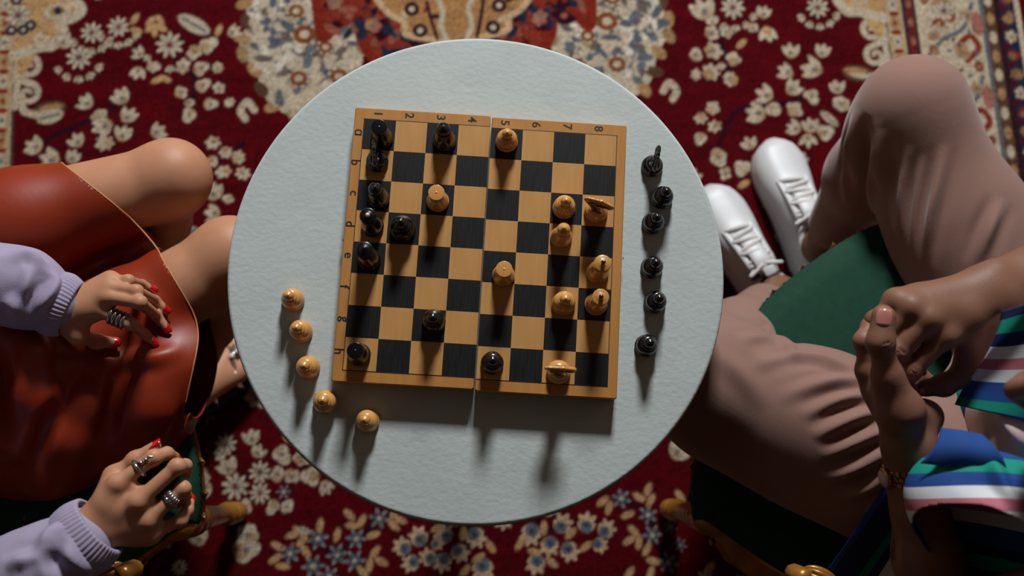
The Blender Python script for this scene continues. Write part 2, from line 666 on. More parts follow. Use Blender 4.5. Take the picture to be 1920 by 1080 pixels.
# pale cloud bands on both sides
for s in (-1, 1):
    cloud = [(s * 0.54, 0.26), (s * 0.485, 0.16), (s * 0.475, 0.09), (s * 0.49, 0.03), (s * 0.455, -0.03), (s * 0.43, -0.10), (s * 0.36, -0.14), (s * 0.27, -0.10),
             (s * 0.22, -0.03), (s * 0.215, 0.05), (s * 0.25, 0.075), (s * 0.285, 0.04), (s * 0.30, 0.005), (s * 0.335, 0.05), (s * 0.32, 0.11), (s * 0.345, 0.19), (s * 0.36, 0.30)]
    fill(cloud, lin((180, 166, 142)))
    cl = smooth_line(np.array(cloud), 26, True)
    for k, (u, w) in enumerate(cl):
        petal(u, w, 0.021, 0.013, R1(), (TAN, lin((146, 118, 84)), TAN, BROWN)[k % 4])
    for k in range(260):
        i = rng.integers(0, 26)
        c0 = np.array([s * 0.36, 0.03 + rng.uniform(-0.10, 0.18)])
        u, w = cl[i] + (c0 - cl[i]) * rng.uniform(0.12, 0.85)
        petal(u, w, rng.uniform(0.010, 0.022), rng.uniform(0.006, 0.011), R1(), (CREAM, lin((84, 88, 96)), SLATE, CREAM, lin((200, 190, 174)), lin((100, 88, 80)))[k % 6])
    for u, w, r in ((s * 0.362, 0.112, 0.018), (s * 0.345, 0.055, 0.025), (s * 0.298, 0.022, 0.016), (s * 0.40, 0.19, 0.02), (s * 0.27, -0.05, 0.02), (s * 0.36, -0.05, 0.02)):
        daisy(u, w, r * 1.35, R1(), 8)
        petal(u, w, r, r * 0.9, 0, lin((120, 66, 36)))
        petal(u, w, r * 0.45, r * 0.4, 0, CREAM)
    stroke(np.array([(s * 0.46, -0.12), (s * 0.475, -0.10), (s * 0.49, -0.12), (s * 0.48, -0.14)]), 0.008, CREAM)
# dark inner field and the gold heart
inner = []
for s in (1, -1):
    pts = [(0.0, -0.08), (s * 0.10, -0.06), (s * 0.18, -0.02), (s * 0.215, 0.03), (s * 0.225, 0.085), (s * 0.27, 0.075), (s * 0.305, 0.045), (s * 0.315, 0.12), (s * 0.325, 0.25), (s * 0.2, 0.40)]
    inner += pts if s == 1 else pts[:0:-1]
fill(inner, RUST)
stroke(np.array(inner), 0.012, lin((118, 36, 24)), 200, True)
inn = smooth_line(np.array(inner), 60, True)
for k in range(260):
    u, w = inn[rng.integers(0, 60)] * rng.uniform(0.1, 0.93)
    w = w + rng.uniform(0, 0.05)
    petal(u, w, rng.uniform(0.008, 0.024), rng.uniform(0.006, 0.012), R1(), (NAVY, NAVY, RUST, lin((136, 78, 62)), PLUM, NAVY)[k % 6])
for s in (-1, 1):
    for u, w in ((0.275, 0.13), (0.25, 0.21), (0.19, 0.07), (0.16, 0.13)):
        bud(s * u, w, 0.02, R1(), col=lin((140, 92, 76)))
heart = [(0.0, 0.015), (0.06, 0.03), (0.115, 0.045), (0.12, 0.075), (0.155, 0.10), (0.19, 0.16), (0.20, 0.25), (0.15, 0.36),
         (0.0, 0.42), (-0.15, 0.36), (-0.20, 0.25), (-0.19, 0.16), (-0.155, 0.10), (-0.12, 0.075), (-0.115, 0.045), (-0.06, 0.03)]
fill(heart, lin((158, 116, 74)))
stroke(np.array(heart), 0.0075, lin((190, 158, 120)), 160, True)
for k in range(90):
    u, w = rng.uniform(-0.14, 0.14), rng.uniform(0.05, 0.36)
    petal(u, w, rng.uniform(0.006, 0.014), 0.005, R1(), (RUST, GOLD, PLUM, CREAM, GOLD)[k % 5])
for s in (-1, 1):
    stroke(np.array([(s * 0.02, 0.02), (s * 0.035, 0.06), (s * 0.03, 0.10), (s * 0.05, 0.15)]), 0.006, CREAM)
    stroke(np.array([(s * 0.045, 0.03), (s * 0.055, 0.07), (s * 0.065, 0.12)]), 0.004, PLUM)
    for u, w in ((s * 0.083, 0.052), (s * 0.10, 0.105), (s * 0.13, 0.17)):
        petal(u, w, 0.017, 0.017, 0, PLUM)
        petal(u, w, 0.007, 0.007, 0, CREAM)

# --- flowers of the red field, from their places in the photograph
VINE = [((60, 280), (110, 250), (190, 215), (240, 170)), ((355, 215), (365, 150), (330, 110), (318, 84)), ((397, 303), (430, 290), (455, 270)), ((1369, 148), (1360, 100), (1340, 60)),
        ((1340, 290), (1380, 210), (1440, 200), (1520, 180)), ((441, 912), (487, 885), (548, 893), (600, 890)), ((596, 1010), (632, 1038), (711, 972)), ((850, 970), (900, 1010), (862, 1040), (905, 1066)),
        ((1030, 950), (995, 1000), (1055, 985), (1100, 978)), ((1165, 935), (1215, 965), (1223, 1003), (1253, 1055))]
for v in VINE:
    stroke(np.array([pr(*p) for p in v]), 0.006, PLUM)
for x, y, r in ((172, 61, 22), (222, 50, 22), (148, 108, 25), (318, 84, 28), (1374, 14, 25), (1533, 14, 23), (423, 833, 20), (441, 912, 25), (487, 885, 21), (487, 925, 20), (1770, 20, 22)):
    u, w = pr(x, y); daisy(u, w, r * PXM, R1(), 9); note(u, w, r * PXM)
    if y < 120:
        for k in range(5):
            b = -2.6 + k * 0.52
            tulip(u + 1.75 * r * PXM * math.cos(b), w + 1.75 * r * PXM * math.sin(b), 0.0115, b)
for x, y, r in ((287, 125, 12), (343, 125, 14), (377, 128, 15), (408, 127, 11), (380, 160, 14), (410, 165, 12), (340, 173, 13), (355, 193, 9), (395, 195, 13), (430, 192, 10), (355, 215, 14),
                (400, 267, 13), (423, 285, 12), (447, 295, 13), (397, 303, 12), (420, 322, 13), (455, 325, 13), (428, 373, 10), (390, 85, 17), (365, 97, 14), (185, 218, 14),
                (198, 268, 15), (1412, 52, 11), (1335, 62, 15), (1362, 60, 13), (1337, 95, 17), (1375, 110, 15), (1305, 103, 13), (1333, 135, 17), (1305, 140, 11), (1352, 125, 8), (1369, 148, 15),
                (1522, 180, 15), (1578, 195, 17), (1450, 205, 16), (1490, 205, 16), (1547, 248, 17), (1336, 203, 13), (1314, 222, 12), (1340, 237, 13), (1313, 260, 13), (1392, 315, 17), (1360, 325, 12),
                (1347, 295, 18), (528, 852, 17), (567, 858, 16), (520, 890, 13), (548, 893, 14), (583, 893, 17), (378, 893, 14), (460, 950, 13), (512, 950, 12), (538, 950, 12), (465, 1005, 20), (460, 1032, 23),
                (1322, 880, 12), (60, 330, 15), (20, 400, 14), (1620, 180, 14), (1465, 440, 14), (1440, 380, 12), (480, 745, 20), (1500, 300, 15)):
    u, w = pr(x, y); bud(u, w, r * PXM * 1.06, R1(), dark=rng.random() < 0.6); note(u, w, r * PXM)
for x, y, r, a in ((162, 193, 19, 2.4), (228, 183, 21, 2.2), (240, 218, 20, 0.9), (195, 237, 24, 3.5), (230, 252, 20, 1.3), (65, 275, 20, 2.6), (95, 300, 24, 2.7), (45, 335, 18, 1.6), (145, 265, 18, 2.0), (135, 296, 17, 1.2),
                   (295, 247, 18, 0.6), (400, 362, 22, 1.5), (400, 400, 18, 2.9), (120, 78, 20, 1.0), (260, 100, 15, 2.5), (258, 135, 16, 4.4), (437, 60, 17, 0.6), (1482, 97, 20, 1.6), (1542, 97, 18, 1.2), (1475, 135, 20, 2.5),
                   (1525, 130, 26, 2.9), (1485, 165, 21, 0.8), (1570, 165, 18, 1.8), (1435, 178, 22, 2.6), (1420, 212, 24, 2.8), (1520, 237, 19, 1.7), (1515, 262, 18, 4.7), (1490, 240, 18, 2.7), (1320, 20, 30, 2.0),
                   (1440, 62, 20, 4.9), (1432, 25, 17, 1.2), (1335, 40, 14, 1.6), (472, 822, 18, 1.6), (483, 848, 15, 1.2), (427, 877, 20, 2.2), (385, 915, 16, 3.6), (610, 912, 16, 5.2), (372, 1010, 20, 2), (415, 850, 14, 3),
                   (1272, 846, 24, 0.9), (1405, 270, 16, 2.0), (1300, 330, 16, 1.2), (1600, 250, 18, 1.2), (450, 430, 18, 1.0), (1380, 440, 18, 2)):
    u, w = pr(x, y); tulip(u, w, r * PXM * 1.05, a); note(u, w, r * PXM)
for x, y, r in ((596, 1010, 19), (544, 1038, 18), (632, 1040, 19), (668, 1010, 18), (665, 1052, 19), (587, 1062, 20), (711, 972, 18), (617, 1080, 17), (1165, 935, 17), (1215, 965, 17), (1223, 1003, 17), (1257, 988, 12), (1253, 1055, 18), (1275, 1022, 12), (532, 922, 12)):
    u, w = pr(x, y); star(u, w, r * PXM * 1.05, R1()); note(u, w, r * PXM)
for x, y, r, a in ((850, 972, 18, 3.4), (832, 1002, 18, 2.4), (892, 1008, 20, 5.2), (862, 1037, 18, 5.4), (830, 1055, 18, 4.5), (905, 1068, 22, 4.7), (944, 976, 17, 4.6), (995, 1002, 21, 4.3), (1030, 952, 18, 0.3), (1030, 1024, 19, 4.5), (1055, 982, 19, 1.0),
                   (1068, 1034, 19, 5.3), (1100, 980, 19, 1.4), (1137, 992, 18, 0.8), (1005, 1058, 19, 4.4), (1125, 1022, 15, 5.8), (754, 1025, 18, 2.5), (785, 1006, 19, 2.0), (770, 1056, 17, 3.4), (802, 1045, 17, 2.6), (820, 1020, 12, 0), (1400, 850, 16, 1)):
    u, w = pr(x, y); bell(u, w, r * PXM * 1.05, a); note(u, w, r * PXM)
for x, y, a in ((548, 1003, 0.2), (566, 1014, 0.8), (520, 1024, -0.6), (515, 1048, 0.6), (530, 1062, -0.2), (573, 1034, -1.0), (600, 985, 1.4), (560, 996, -0.7), (655, 965, -0.8), (660, 985, -0.1), (678, 977, 1.0), (740, 962, 0.9), (750, 975, -0.4), (738, 985, -0.8),
                (700, 1003, 0.3), (632, 1003, 1.3), (703, 1035, 0.9), (715, 1053, -0.5), (693, 1060, 1.4), (680, 1072, -0.9), (820, 990, 0.5), (868, 1000, 1.4), (920, 1025, -1.0), (897, 1046, 0.5), (872, 1070, 0.8), (975, 1020, 0.9), (1002, 1035, -0.4),
                (1020, 990, 1.5), (1070, 1000, 0.7), (1098, 1025, 0.6), (1035, 1055, -0.7), (1130, 940, 0.6), (1142, 952, 1.2), (1198, 932, -0.6), (1215, 918, 1.1), (1220, 938, 1.0), (1177, 965, 0.3), (1188, 995, -0.8), (1180, 1013, 0.5), (1198, 1017, 1.3), (1213, 1030, 1.0),
                (1225, 1052, -0.3), (1180, 1075, 0.9), (1220, 1075, 1.2), (1275, 930, -1.0), (1305, 932, 1.0), (543, 823, -0.4), (1330, 1065, 0.7), (253, 35, 1.0), (255, 57, -0.4), (295, 150, 0.4), (310, 148, -0.5), (282, 40, 0.9), (300, 38, 2.1), (290, 58, 1.6), (283, 52, 0.6), (303, 52, 2.4),
                (410, 57, 1.2), (1390, 82, 0.7), (1555, 220, 2.3), (1440, 60, 2.0), (1395, 345, 0.5)):
    u, w = pr(x, y); petal(u, w, 0.0145, 0.0072, a, lin((178, 140, 100)))
for (x0, y0, x1, y1, b) in ((335, 30, 392, 62, 15), (560, 990, 580, 1000, 6), (1540, 210, 1570, 235, 8), (70, 225, 118, 212, 14)):
    (u0, w0), (u1, w1) = pr(x0, y0), pr(x1, y1)
    petal((u0 + u1) / 2, (w0 + w1) / 2, math.hypot(u1 - u0, w1 - w0) / 2, b * PXM, math.atan2(w1 - w0, u1 - u0), CREAM, edge=None, vein=SLATE)
# the same kinds of flower where people, chairs and table hide the field
_keep = [m for m in MOTIFS]
_k = 0
for _ in range(2600):
    u, w = rng.uniform(-0.90, 0.90), rng.uniform(-1.36, 0.70)
    r = rng.uniform(0.012, 0.024)
    if abs(u) < 0.60 and w > -0.17: continue
    if abs(u) > 0.86 and w > 0.2: continue
    if any((u - a) ** 2 + (w - b) ** 2 < (r + c + 0.020) ** 2 for a, b, c in MOTIFS): continue
    px_ok = True
    for (xa, ya, xb, yb) in ((0, 0, 480, 420), (1240, 0, 1640, 420), (340, 790, 1330, 1080)):
        x0, w1 = pr(xa, ya); x1, w0 = pr(xb, yb)
        if x0 < u < x1 and w0 < w < w1: px_ok = False
    if not px_ok: continue
    (daisy, bud, tulip, tulip, bell, star, bud)[_k % 7](u, w, r, R1())
    note(u, w, r)
    _k += 1
CAN *= (1 + 0.40 * (rng.random((NW, NU, 1)) - 0.5))                    # knot-to-knot variation of the wool
CAN *= np.where(rng.random((NW, NU, 1)) < 0.13, 0.58, 1.0)
_n = np.repeat(np.repeat(rng.random((NW // 2 + 2, NU // 12 + 2)), 2, 0), 12, 1)[:NW, :NU]
CAN *= (0.90 + 0.20 * _n)[..., None]
# build the pile surface
UG, WG = np.meshgrid(UU, WW)
ZG = rng.normal(0, 0.00025, UG.shape)
RV = np.column_stack([UG.ravel(), WG.ravel(), ZG.ravel()])
_i = np.arange(NW * NU).reshape(NW, NU)
RF = np.column_stack([_i[:-1, :-1].ravel(), _i[:-1, 1:].ravel(), _i[1:, 1:].ravel(), _i[1:, :-1].ravel()])
rug_m = mat('rug_pile', (120, 10, 20), 0.95, attr='Col', noise=(160, 0.5, (170, 160, 160)), bump=(420, 0.35, 0.003), spec=0.05, stretch=(1, 2.2, 1))
rug = empty('rug', (RUG_O[0], RUG_O[1], 0), RUG_A)
tag(rug, 'red patterned floral rug with cream and blue flowers covering the floor', 'rug')
pile = obj('pile', RV, RF, rug_m, rug)
set_color(pile, CAN.reshape(-1, 3))
obj('backing', *box(U0, U1, W0, W1, -0.0115, -0.006), mat('rug_backing', (90, 60, 50), 0.95, noise=(60, 0.5, (60, 36, 30))), rug, smooth=False)

# ================================================================== table
tab_m = mat('table_leatherette', (180, 187, 184), 0.85, noise=(14, 0.35, (160, 167, 166)), bump=(110, 0.5, 0.0013), wave=(3, 0.15), stretch=(1, 1.25, 1), spec=0.12)
edge_m = mat('table_edge', (150, 140, 128), 0.5, noise=(20, 0.5, (120, 110, 100)))
metal_m = mat('table_metal', (34, 33, 33), 0.4, metal=0.8, noise=(30, 0.4, (22, 22, 22)))
tb = empty('round_table', (0, 0, 0))
tag(tb, 'round white table with a grained top carrying the chessboard', 'table')
TR = 0.3685
prof = [(TR - 0.004, -0.024), (TR - 0.001, -0.021), (TR, -0.012), (TR, -0.004), (TR - 0.0012, -0.0012), (TR - 0.004, 0.0), (TR - 0.006, 0.0), (TR - 0.02, 0.0), (0.05, 0.0)]
V, F = lathe(prof, 160)
obj('table_top', V + [0, 0, TZ], F, tab_m, tb)
V, F = lathe([(TR + 0.0005, -0.017), (TR + 0.0012, -0.015), (TR + 0.0012, -0.009), (TR + 0.0005, -0.007)], 160)
obj('edge_band', V + [0, 0, TZ], F, edge_m, tb)
V, F = lathe([(0.20, 0.0), (0.20, 0.008), (0.19, 0.013), (0.05, 0.018), (0.032, 0.03), (0.028, 0.06), (0.028, 0.60), (0.04, 0.63), (0.10, 0.65), (0.10, 0.656)], 40)
obj('pedestal', V + [0, 0, 0.002], F, metal_m, tb)

# ================================================================== chessboard
BT = 0.030                          # board thickness
BZ = TZ + BT
BA = math.radians(-3.2)
wood_m = mat('board_wood', (178, 124, 62), 0.5, noise=(5, 0.6, (158, 102, 46)), bump=(60, 0.12, 0.0008), stretch=(14, 1, 1), spec=0.3)
light_m = mat('light_square', (186, 138, 80), 0.5, noise=(6, 0.6, (166, 116, 60)), bump=(90, 0.12, 0.0006), stretch=(12, 1, 1), spec=0.3)
dark_m = mat('dark_square', (13, 13, 14), 0.38, noise=(22, 0.5, (40, 40, 42)), bump=(70, 0.3, 0.0006), stretch=(16, 1, 1), coat=0.05)
ink_m = mat('board_ink', (14, 12, 11), 0.5, noise=(40, 0.4, (26, 22, 18)))
brass_m = mat('brass', (150, 112, 52), 0.35, metal=1.0, noise=(40, 0.4, (110, 80, 40)))
felt_m = mat('board_inside', (120, 84, 46), 0.7, noise=(10, 0.5, (90, 60, 30)))
cb = empty('chessboard', (0.0, 0.0, TZ))
tag(cb, 'folding wooden chessboard with black and tan squares lying open on the table', 'chessboard')
SQ, HW, HL = 0.04680, 0.2025, 0.4095
GY0 = -HL / 2 + 0.0172              # grid start from the near edge


def glyph(ch, size):
    cu = bpy.data.curves.new('glyph', 'FONT')
    cu.body = ch
    cu.size = size
    cu.align_x = 'CENTER'
    cu.align_y = 'CENTER'
    cu.offset = 0.00030
    cu.resolution_u = 4
    o = bpy.data.objects.new('glyph', cu)
    me = bpy.data.meshes.new_from_object(o)
    bpy.data.objects.remove(o)
    V = np.array([v.co[:] for v in me.vertices])
    F = [tuple(p.vertices) for p in me.polygons]
    c = (V.min(0) + V.max(0)) / 2
    V[:, :2] -= c[:2]
    V = np.column_stack([V[:, 1], -V[:, 0], np.zeros(len(V))])     # lettering turned a quarter clockwise
    return V, F


sq_l = mesh_np('square', *box(-SQ / 2, SQ / 2, -SQ / 2, SQ / 2, 0, 0.0003)); sq_l.materials.append(light_m)
sq_d = mesh_np('square', *box(-SQ / 2, SQ / 2, -SQ / 2, SQ / 2, 0, 0.0003)); sq_d.materials.append(dark_m)
LET = ['ɑ', 'b', 'c', 'd', 'e', 'f', 'g', 'h']
for side, (hx, hy) in ((0, (-0.0937, 0.0323)), (1, (0.1104, 0.0191))):
    h = empty('board_half', (hx, hy, 0), BA, cb)
    obj('case', *box(-HW / 2, HW / 2, -HL / 2, HL / 2, 0.0, BT, 0.0016), wood_m, h, smooth=False)
    gx0 = -HW / 2 + 0.0155 if side == 0 else -HW / 2 + 0.0006
    for c in range(4):
        for r in range(8):
            dark = (c + r + 1) % 2 == 1 if True else False
            # a1 is dark; rows run a (far) to h (near)
            dark = (c + (4 if side else 0) + r) % 2 == 0
            s = bpy.data.objects.new('square', sq_d if dark else sq_l)
            link(s, h)
            s.location = (gx0 + (c + 0.5) * SQ, GY0 + (7 - r + 0.5) * SQ, BT)
    lw = 0.0011
    gx1, gy1 = gx0 + 4 * SQ, GY0 + 8 * SQ
    ln = MB()
    ex = gx0 - lw if side == 0 else gx0
    ex1 = gx1 if side == 0 else gx1 + lw
    ln.add(*box(ex, ex1, gy1, gy1 + lw, BT, BT + 0.0003)).add(*box(ex, ex1, GY0 - lw, GY0, BT, BT + 0.0003))
    ln.add(*(box(gx0 - lw, gx0, GY0 - lw, gy1 + lw, BT, BT + 0.0003) if side == 0 else box(gx1, gx1 + lw, GY0 - lw, gy1 + lw, BT, BT + 0.0003)))
    ln.build('grid_line', ink_m, h, smooth=False)
    for c in range(4):
        V, F = glyph(str(c + 1 + 4 * side), 0.0180)
        V += [gx0 + (c + 0.42) * SQ, gy1 + 0.0098, BT + 0.0002]
        obj('digit', V, F, ink_m, h, smooth=False)
    if side == 0:
        for r, ch in enumerate(LET):
            V, F = glyph(ch, 0.0185)
            V += [-HW / 2 + 0.0078, GY0 + (7 - r + 0.55) * SQ, BT + 0.0002]
            obj('letter', V, F, ink_m, h, smooth=False)
    # brass hook on the outer edge
    sx = -1 if side == 0 else 1
    hk = smooth_line(np.array([(sx * (HW / 2 - 0.001), 0.002, 0.018), (sx * (HW / 2 + 0.002), 0.002, 0.019), (sx * (HW / 2 + 0.004), 0.003, 0.017), (sx * (HW / 2 + 0.0035), 0.006, 0.014)]), 10)
    obj('hook', *tube(hk, 0.0006, 6), brass_m, h)

# ================================================================== chess pieces
box_m = mat('boxwood', (204, 150, 82), 0.30, noise=(14, 0.7, (178, 118, 54)), bump=(40, 0.06, 0.0006), coat=0.6, stretch=(1, 1, 4))
ebon_m = mat('black_lacquer', (9, 9, 10), 0.26, noise=(30, 0.4, (13, 12, 12)), coat=0.35)
pale_m = mat('pale_finial', (228, 188, 166), 0.4, noise=(40, 0.3, (200, 160, 140)))
felt2_m = mat('piece_felt', (60, 40, 24), 0.9, noise=(60, 0.4, (40, 28, 18)))
K = 0.0164                          # base radius


def arc(r0, z0, r1, z1, bulge, n=5):
    t = np.linspace(0, 1, n)
    return [(r0 + (r1 - r0) * a + bulge * math.sin(math.pi * a), z0 + (z1 - z0) * a) for a in t]


BASE = [(K * 0.93, 0.0), (K, 0.001), (K * 1.01, 0.003), (K * 0.98, 0.0055), (K * 0.90, 0.0062), (K * 0.93, 0.0075), (K * 0.92, 0.0105)]


def sph(r, z, n=7, lo=-0.8, hi=1.35):
    return [(r * math.cos(a), z + r * math.sin(a)) for a in np.linspace(lo, hi, n)]


def body_profile(kind):
    if kind == 'pawn':
        return BASE + arc(K * 0.92, 0.011, 0.0064, 0.0275, 0.0036, 8) + [(0.0058, 0.029), (0.0098, 0.0300), (0.0102, 0.0312), (0.0092, 0.0322), (0.0062, 0.0330)]
    if kind == 'rook':
        return BASE + arc(K * 0.90, 0.011, 0.0090, 0.032, 0.0008, 6) + [(0.0086, 0.034), (0.0108, 0.0352), (0.0108, 0.0366), (0.0098, 0.0374)]
    if kind == 'bishop':
        return BASE + arc(K * 0.90, 0.011, 0.0062, 0.036, 0.0016, 8) + [(0.0058, 0.0385), (0.0104, 0.0396), (0.0106, 0.0410), (0.0094, 0.0420), (0.0062, 0.0428)]
    if kind == 'queen':
        return BASE + arc(K * 0.92, 0.011, 0.0078, 0.046, 0.0010, 8) + [(0.0070, 0.0475), (0.0112, 0.0487), (0.0114, 0.0502), (0.0096, 0.0512), (0.0072, 0.0518)]
    if kind == 'king':
        return BASE + arc(K * 0.93, 0.011, 0.0084, 0.049, 0.0010, 8) + [(0.0076, 0.0505), (0.0120, 0.0518), (0.0122, 0.0534), (0.0100, 0.0545), (0.0076, 0.0552)]
    return BASE + [(K * 0.88, 0.0112), (K * 0.72, 0.0135), (K * 0.62, 0.0160), (K * 0.66, 0.0180), (K * 0.60, 0.0192)]


def head_profile(kind):
    if kind == 'pawn':
        return [(0.0052, 0.0328)] + sph(0.0079, 0.0385) + [(0.0016, 0.0463), (0.0004, 0.0468)]
    if kind == 'rook':
        return [(0.0090, 0.0372), (0.0094, 0.0385), (0.0114, 0.0435), (0.0117, 0.0470), (0.01165, 0.0482), (0.0113, 0.0486), (0.0110, 0.04865), (0.0020, 0.04870), (0.0014, 0.04872), (0.0012, 0.0491), (0.0004, 0.0493)]
    if kind == 'bishop':
        return [(0.0058, 0.0426), (0.0072, 0.0440), (0.0096, 0.0480), (0.0094, 0.0520), (0.0066, 0.0556), (0.0028, 0.0574), (0.0022, 0.0582), (0.0026, 0.0592), (0.0012, 0.0602)]
    if kind == 'queen':
        return [(0.0070, 0.0516), (0.0082, 0.0540), (0.0110, 0.0600), (0.0118, 0.0622), (0.0112, 0.0628), (0.0092, 0.0625), (0.0060, 0.0640), (0.0020, 0.0652)]
    return [(0.0074, 0.0550), (0.0088, 0.0575), (0.0114, 0.0630), (0.0122, 0.0655), (0.0114, 0.0662), (0.0090, 0.0662), (0.0056, 0.0682), (0.0020, 0.0690)]


def knight_head():
    """horse head: side outline given thickness and a rounded crest (facing +x)"""
    out = np.array([(-0.0078, 0.018), (-0.0105, 0.026), (-0.0150, 0.034), (-0.0190, 0.043), (-0.0192, 0.049), (-0.0150, 0.0520), (-0.0080, 0.0528), (-0.0010, 0.0535), (0.0030, 0.0590), (0.0052, 0.0536),
                    (0.0120, 0.0500), (0.0185, 0.0455), (0.0212, 0.0420), (0.0206, 0.0392), (0.0172, 0.0382), (0.0115, 0.0400), (0.0060, 0.0385), (0.0040, 0.0340), (0.0064, 0.0280), (0.0090, 0.0235), (0.0092, 0.018)])
    n = len(out)
    c = np.array([-0.001, 0.036])
    rows = []
    for y, k in ((-1.0, 0.80), (-0.72, 0.95), (0.0, 1.0), (0.72, 0.95), (1.0, 0.80)):
        p = c + (out - c) * k
        th = 0.0046 - 0.0018 * np.clip((out[:, 1] - 0.03) / 0.03, 0, 1)
        th = np.where(out[:, 1] < 0.024, 0.0068, th)
        rows.append(np.column_stack([p[:, 0], y * th, p[:, 1]]))
    V = np.vstack(rows)
    F = [tuple(range(n))[::-1], tuple(4 * n + k for k in range(n))]
    for i in range(4):
        for k in range(n):
            j = (k + 1) % n
            F.append((i * n + k, i * n + j, (i + 1) * n + j, (i + 1) * n + k)[::-1])
    F = [f[::-1] for f in F]
    return V, F


def mane():
    t = np.linspace(0, 1, 34)
    P = smooth_line(np.array([(-0.0108, 0, 0.0255), (-0.0150, 0, 0.0335), (-0.0192, 0, 0.0425), (-0.0196, 0, 0.0490), (-0.0155, 0, 0.0526), (-0.0080, 0, 0.0536), (-0.0010, 0, 0.0542)]), 34)
    b = MB()
    b.add(*tube(P, 0.0017 + 0.0004 * np.sin(t * 40), 8))
    return b


PROTO = {}


def make_piece(kind, white, tip):
    m = box_m if white else ebon_m
    root = empty('chess_' + kind)
    obj('base', *lathe(body_profile(kind), 30), m, root)
    if kind == 'knight':
        hd = obj('horse_head', *knight_head(), m, root)
        mane().build('mane', m, hd)
    else:
        hd = obj('head', *lathe(head_profile(kind), 26), m, root)
        if kind == 'queen':
            obj('finial', *ball((0, 0, 0.0672), 0.0033, 12, 8), ebon_m if white else pale_m, hd)
        if kind == 'king':
            b = MB()
            b.add(*ball((0, 0, 0.0705), (0.0030, 0.0030, 0.0022), 10, 6)).add(*box(-0.0030, 0.0030, -0.0022, 0.0022, 0.0722, 0.0764, 0.0006))
            b.build('finial', ebon_m, hd)
    obj('felt', *lathe([(K * 0.86, -0.0006), (K * 0.88, 0.0002)], 24), felt2_m, root)
    return root


def piece(kind, white, px, py, z, label, rz=0.0, sc=1.0, group=None, lean=(0, 0)):
    key = (kind, white)
    if key not in PROTO:
        PROTO[key] = make_piece(kind, white, None)
        r = PROTO[key]
    else:
        r = copy_tree(PROTO[key])
    p = at(px, py, z)
    r.location = (p[0], p[1], z + 0.0006 * sc)
    r.rotation_euler = (lean[0], lean[1], rz)
    r.scale = (sc, sc, sc)
    tag(r, label, 'chess piece', group)
    return r


zb = BZ + 0.0003
piece('rook', False, 717, 259, zb, 'black chess rook standing on corner square a1 by the digit 1', 0.3)
piece('knight', False, 708, 304, zb, 'black chess knight on square b1 between the rook and the bishop', 1.62)
piece('bishop', False, 710, 372, zb, 'black chess bishop on square c1 beside the letter c')
piece('queen', False, 699, 425, zb, 'black chess queen with a pale ball finial on square d1')
piece('king', False, 693, 487, zb, 'black chess king on square e1 beside the letter e', 0.4)
piece('bishop', False, 834, 264, zb, 'black chess bishop alone on square a3 below the digit 3', sc=1.04)
piece('pawn', False, 756, 431, zb, 'black chess pawn on square d2 next to the queen', sc=1.12)
piece('pawn', False, 814, 603, zb, 'black chess pawn on dark square g3, nearly lost against it', sc=1.02)
piece('rook', False, 674, 665, zb, 'black chess rook on corner square h1 beside the letter h', 0.9)
piece('pawn', False, 923, 681, zb, 'black chess pawn on light square h5 next to the fold')
piece('rook', True, 821, 378, zb, 'tan wooden chess rook on dark square c3')
piece('pawn', True, 950, 267, zb, 'tan wooden chess pawn on dark square a5 below the digit 5', sc=1.0)
piece('rook', True, 944, 517, zb, 'tan wooden chess rook on dark square e5 next to the fold')
piece('pawn', True, 1057, 391, zb, 'tan wooden chess pawn on dark square c7 beside the knight', sc=1.02)
piece('bishop', True, 1052, 445, zb, 'tan wooden chess bishop on light square d7', sc=0.98)
piece('pawn', True, 1056, 570, zb, 'tan wooden chess pawn on light square f7 beside the queen', sc=1.05)
piece('knight', True, 1117, 397, zb, 'tan wooden chess knight on light square c8 at the board rim', -0.28, sc=1.06)
piece('king', True, 1120, 511, zb, 'tan wooden chess king with a dark square finial on square e8', 0.2)
piece('queen', True, 1117, 571, zb, 'tan wooden chess queen with a dark ball finial on square f8')
piece('knight', True, 1047, 698, zb, 'tan wooden chess knight on light square h7 by the near rim', -0.05, sc=1.06)
LT = ('topmost of the five captured tan pawns, standing on the white table', 'second of the captured tan pawns counted from board letter f, on the white table',
      'captured tan pawn on the white table level with the board letter h', 'captured tan pawn on the table just outside the board corner at h',
      'captured tan pawn standing apart on the table in front of the near board edge')
for k, ((x, y), sc) in enumerate(zip(((551, 563), (566, 622), (579, 689), (611, 754), (690, 790)), (1.0, 1.0, 1.03, 1.06, 1.02))):
    piece('pawn', True, x, y, TZ, ('captured tan chess pawn on the white table level with board letter f' if k == 0 else LT[k]), rz=k, sc=sc,
          group='captured tan pawns', lean=((0, -0.05) if k in (2, 3) else (0, 0)))
piece('knight', False, 1222, 313, TZ, 'captured black chess knight standing on the white table beside the board', 1.35, 1.0, 'captured black pieces')
BL = ('captured black chess pawn on the table next to the captured black knight', 'captured black chess pawn on the table level with board row d', 'captured black chess pawn on the table level with the tan king',
      'captured black chess pawn on the table level with the tan queen', 'captured black chess pawn on the table farthest from the captured knight')
for k, (x, y) in enumerate(((1240, 373), (1223, 420), (1221, 503), (1227, 568), (1210, 649))):
    piece('pawn', False, x, y, TZ, BL[k], rz=k * 1.3, sc=1.0, group='captured black pieces')

# ================================================================== organic surfaces: smooth unions meshed by surface nets
def cap(a, b, ra, rb=None, k=0.01, sub=False):
    return dict(t='c', a=np.asarray(a, float), b=np.asarray(b, float), ra=ra, rb=ra if rb is None else rb, k=k, sub=sub)


def ell(c, r, k=0.01, R=None, sub=False):
    return dict(t='e', c=np.asarray(c, float), r=np.ones(3) * r, k=k, R=None if R is None else np.asarray(R, float), sub=sub)


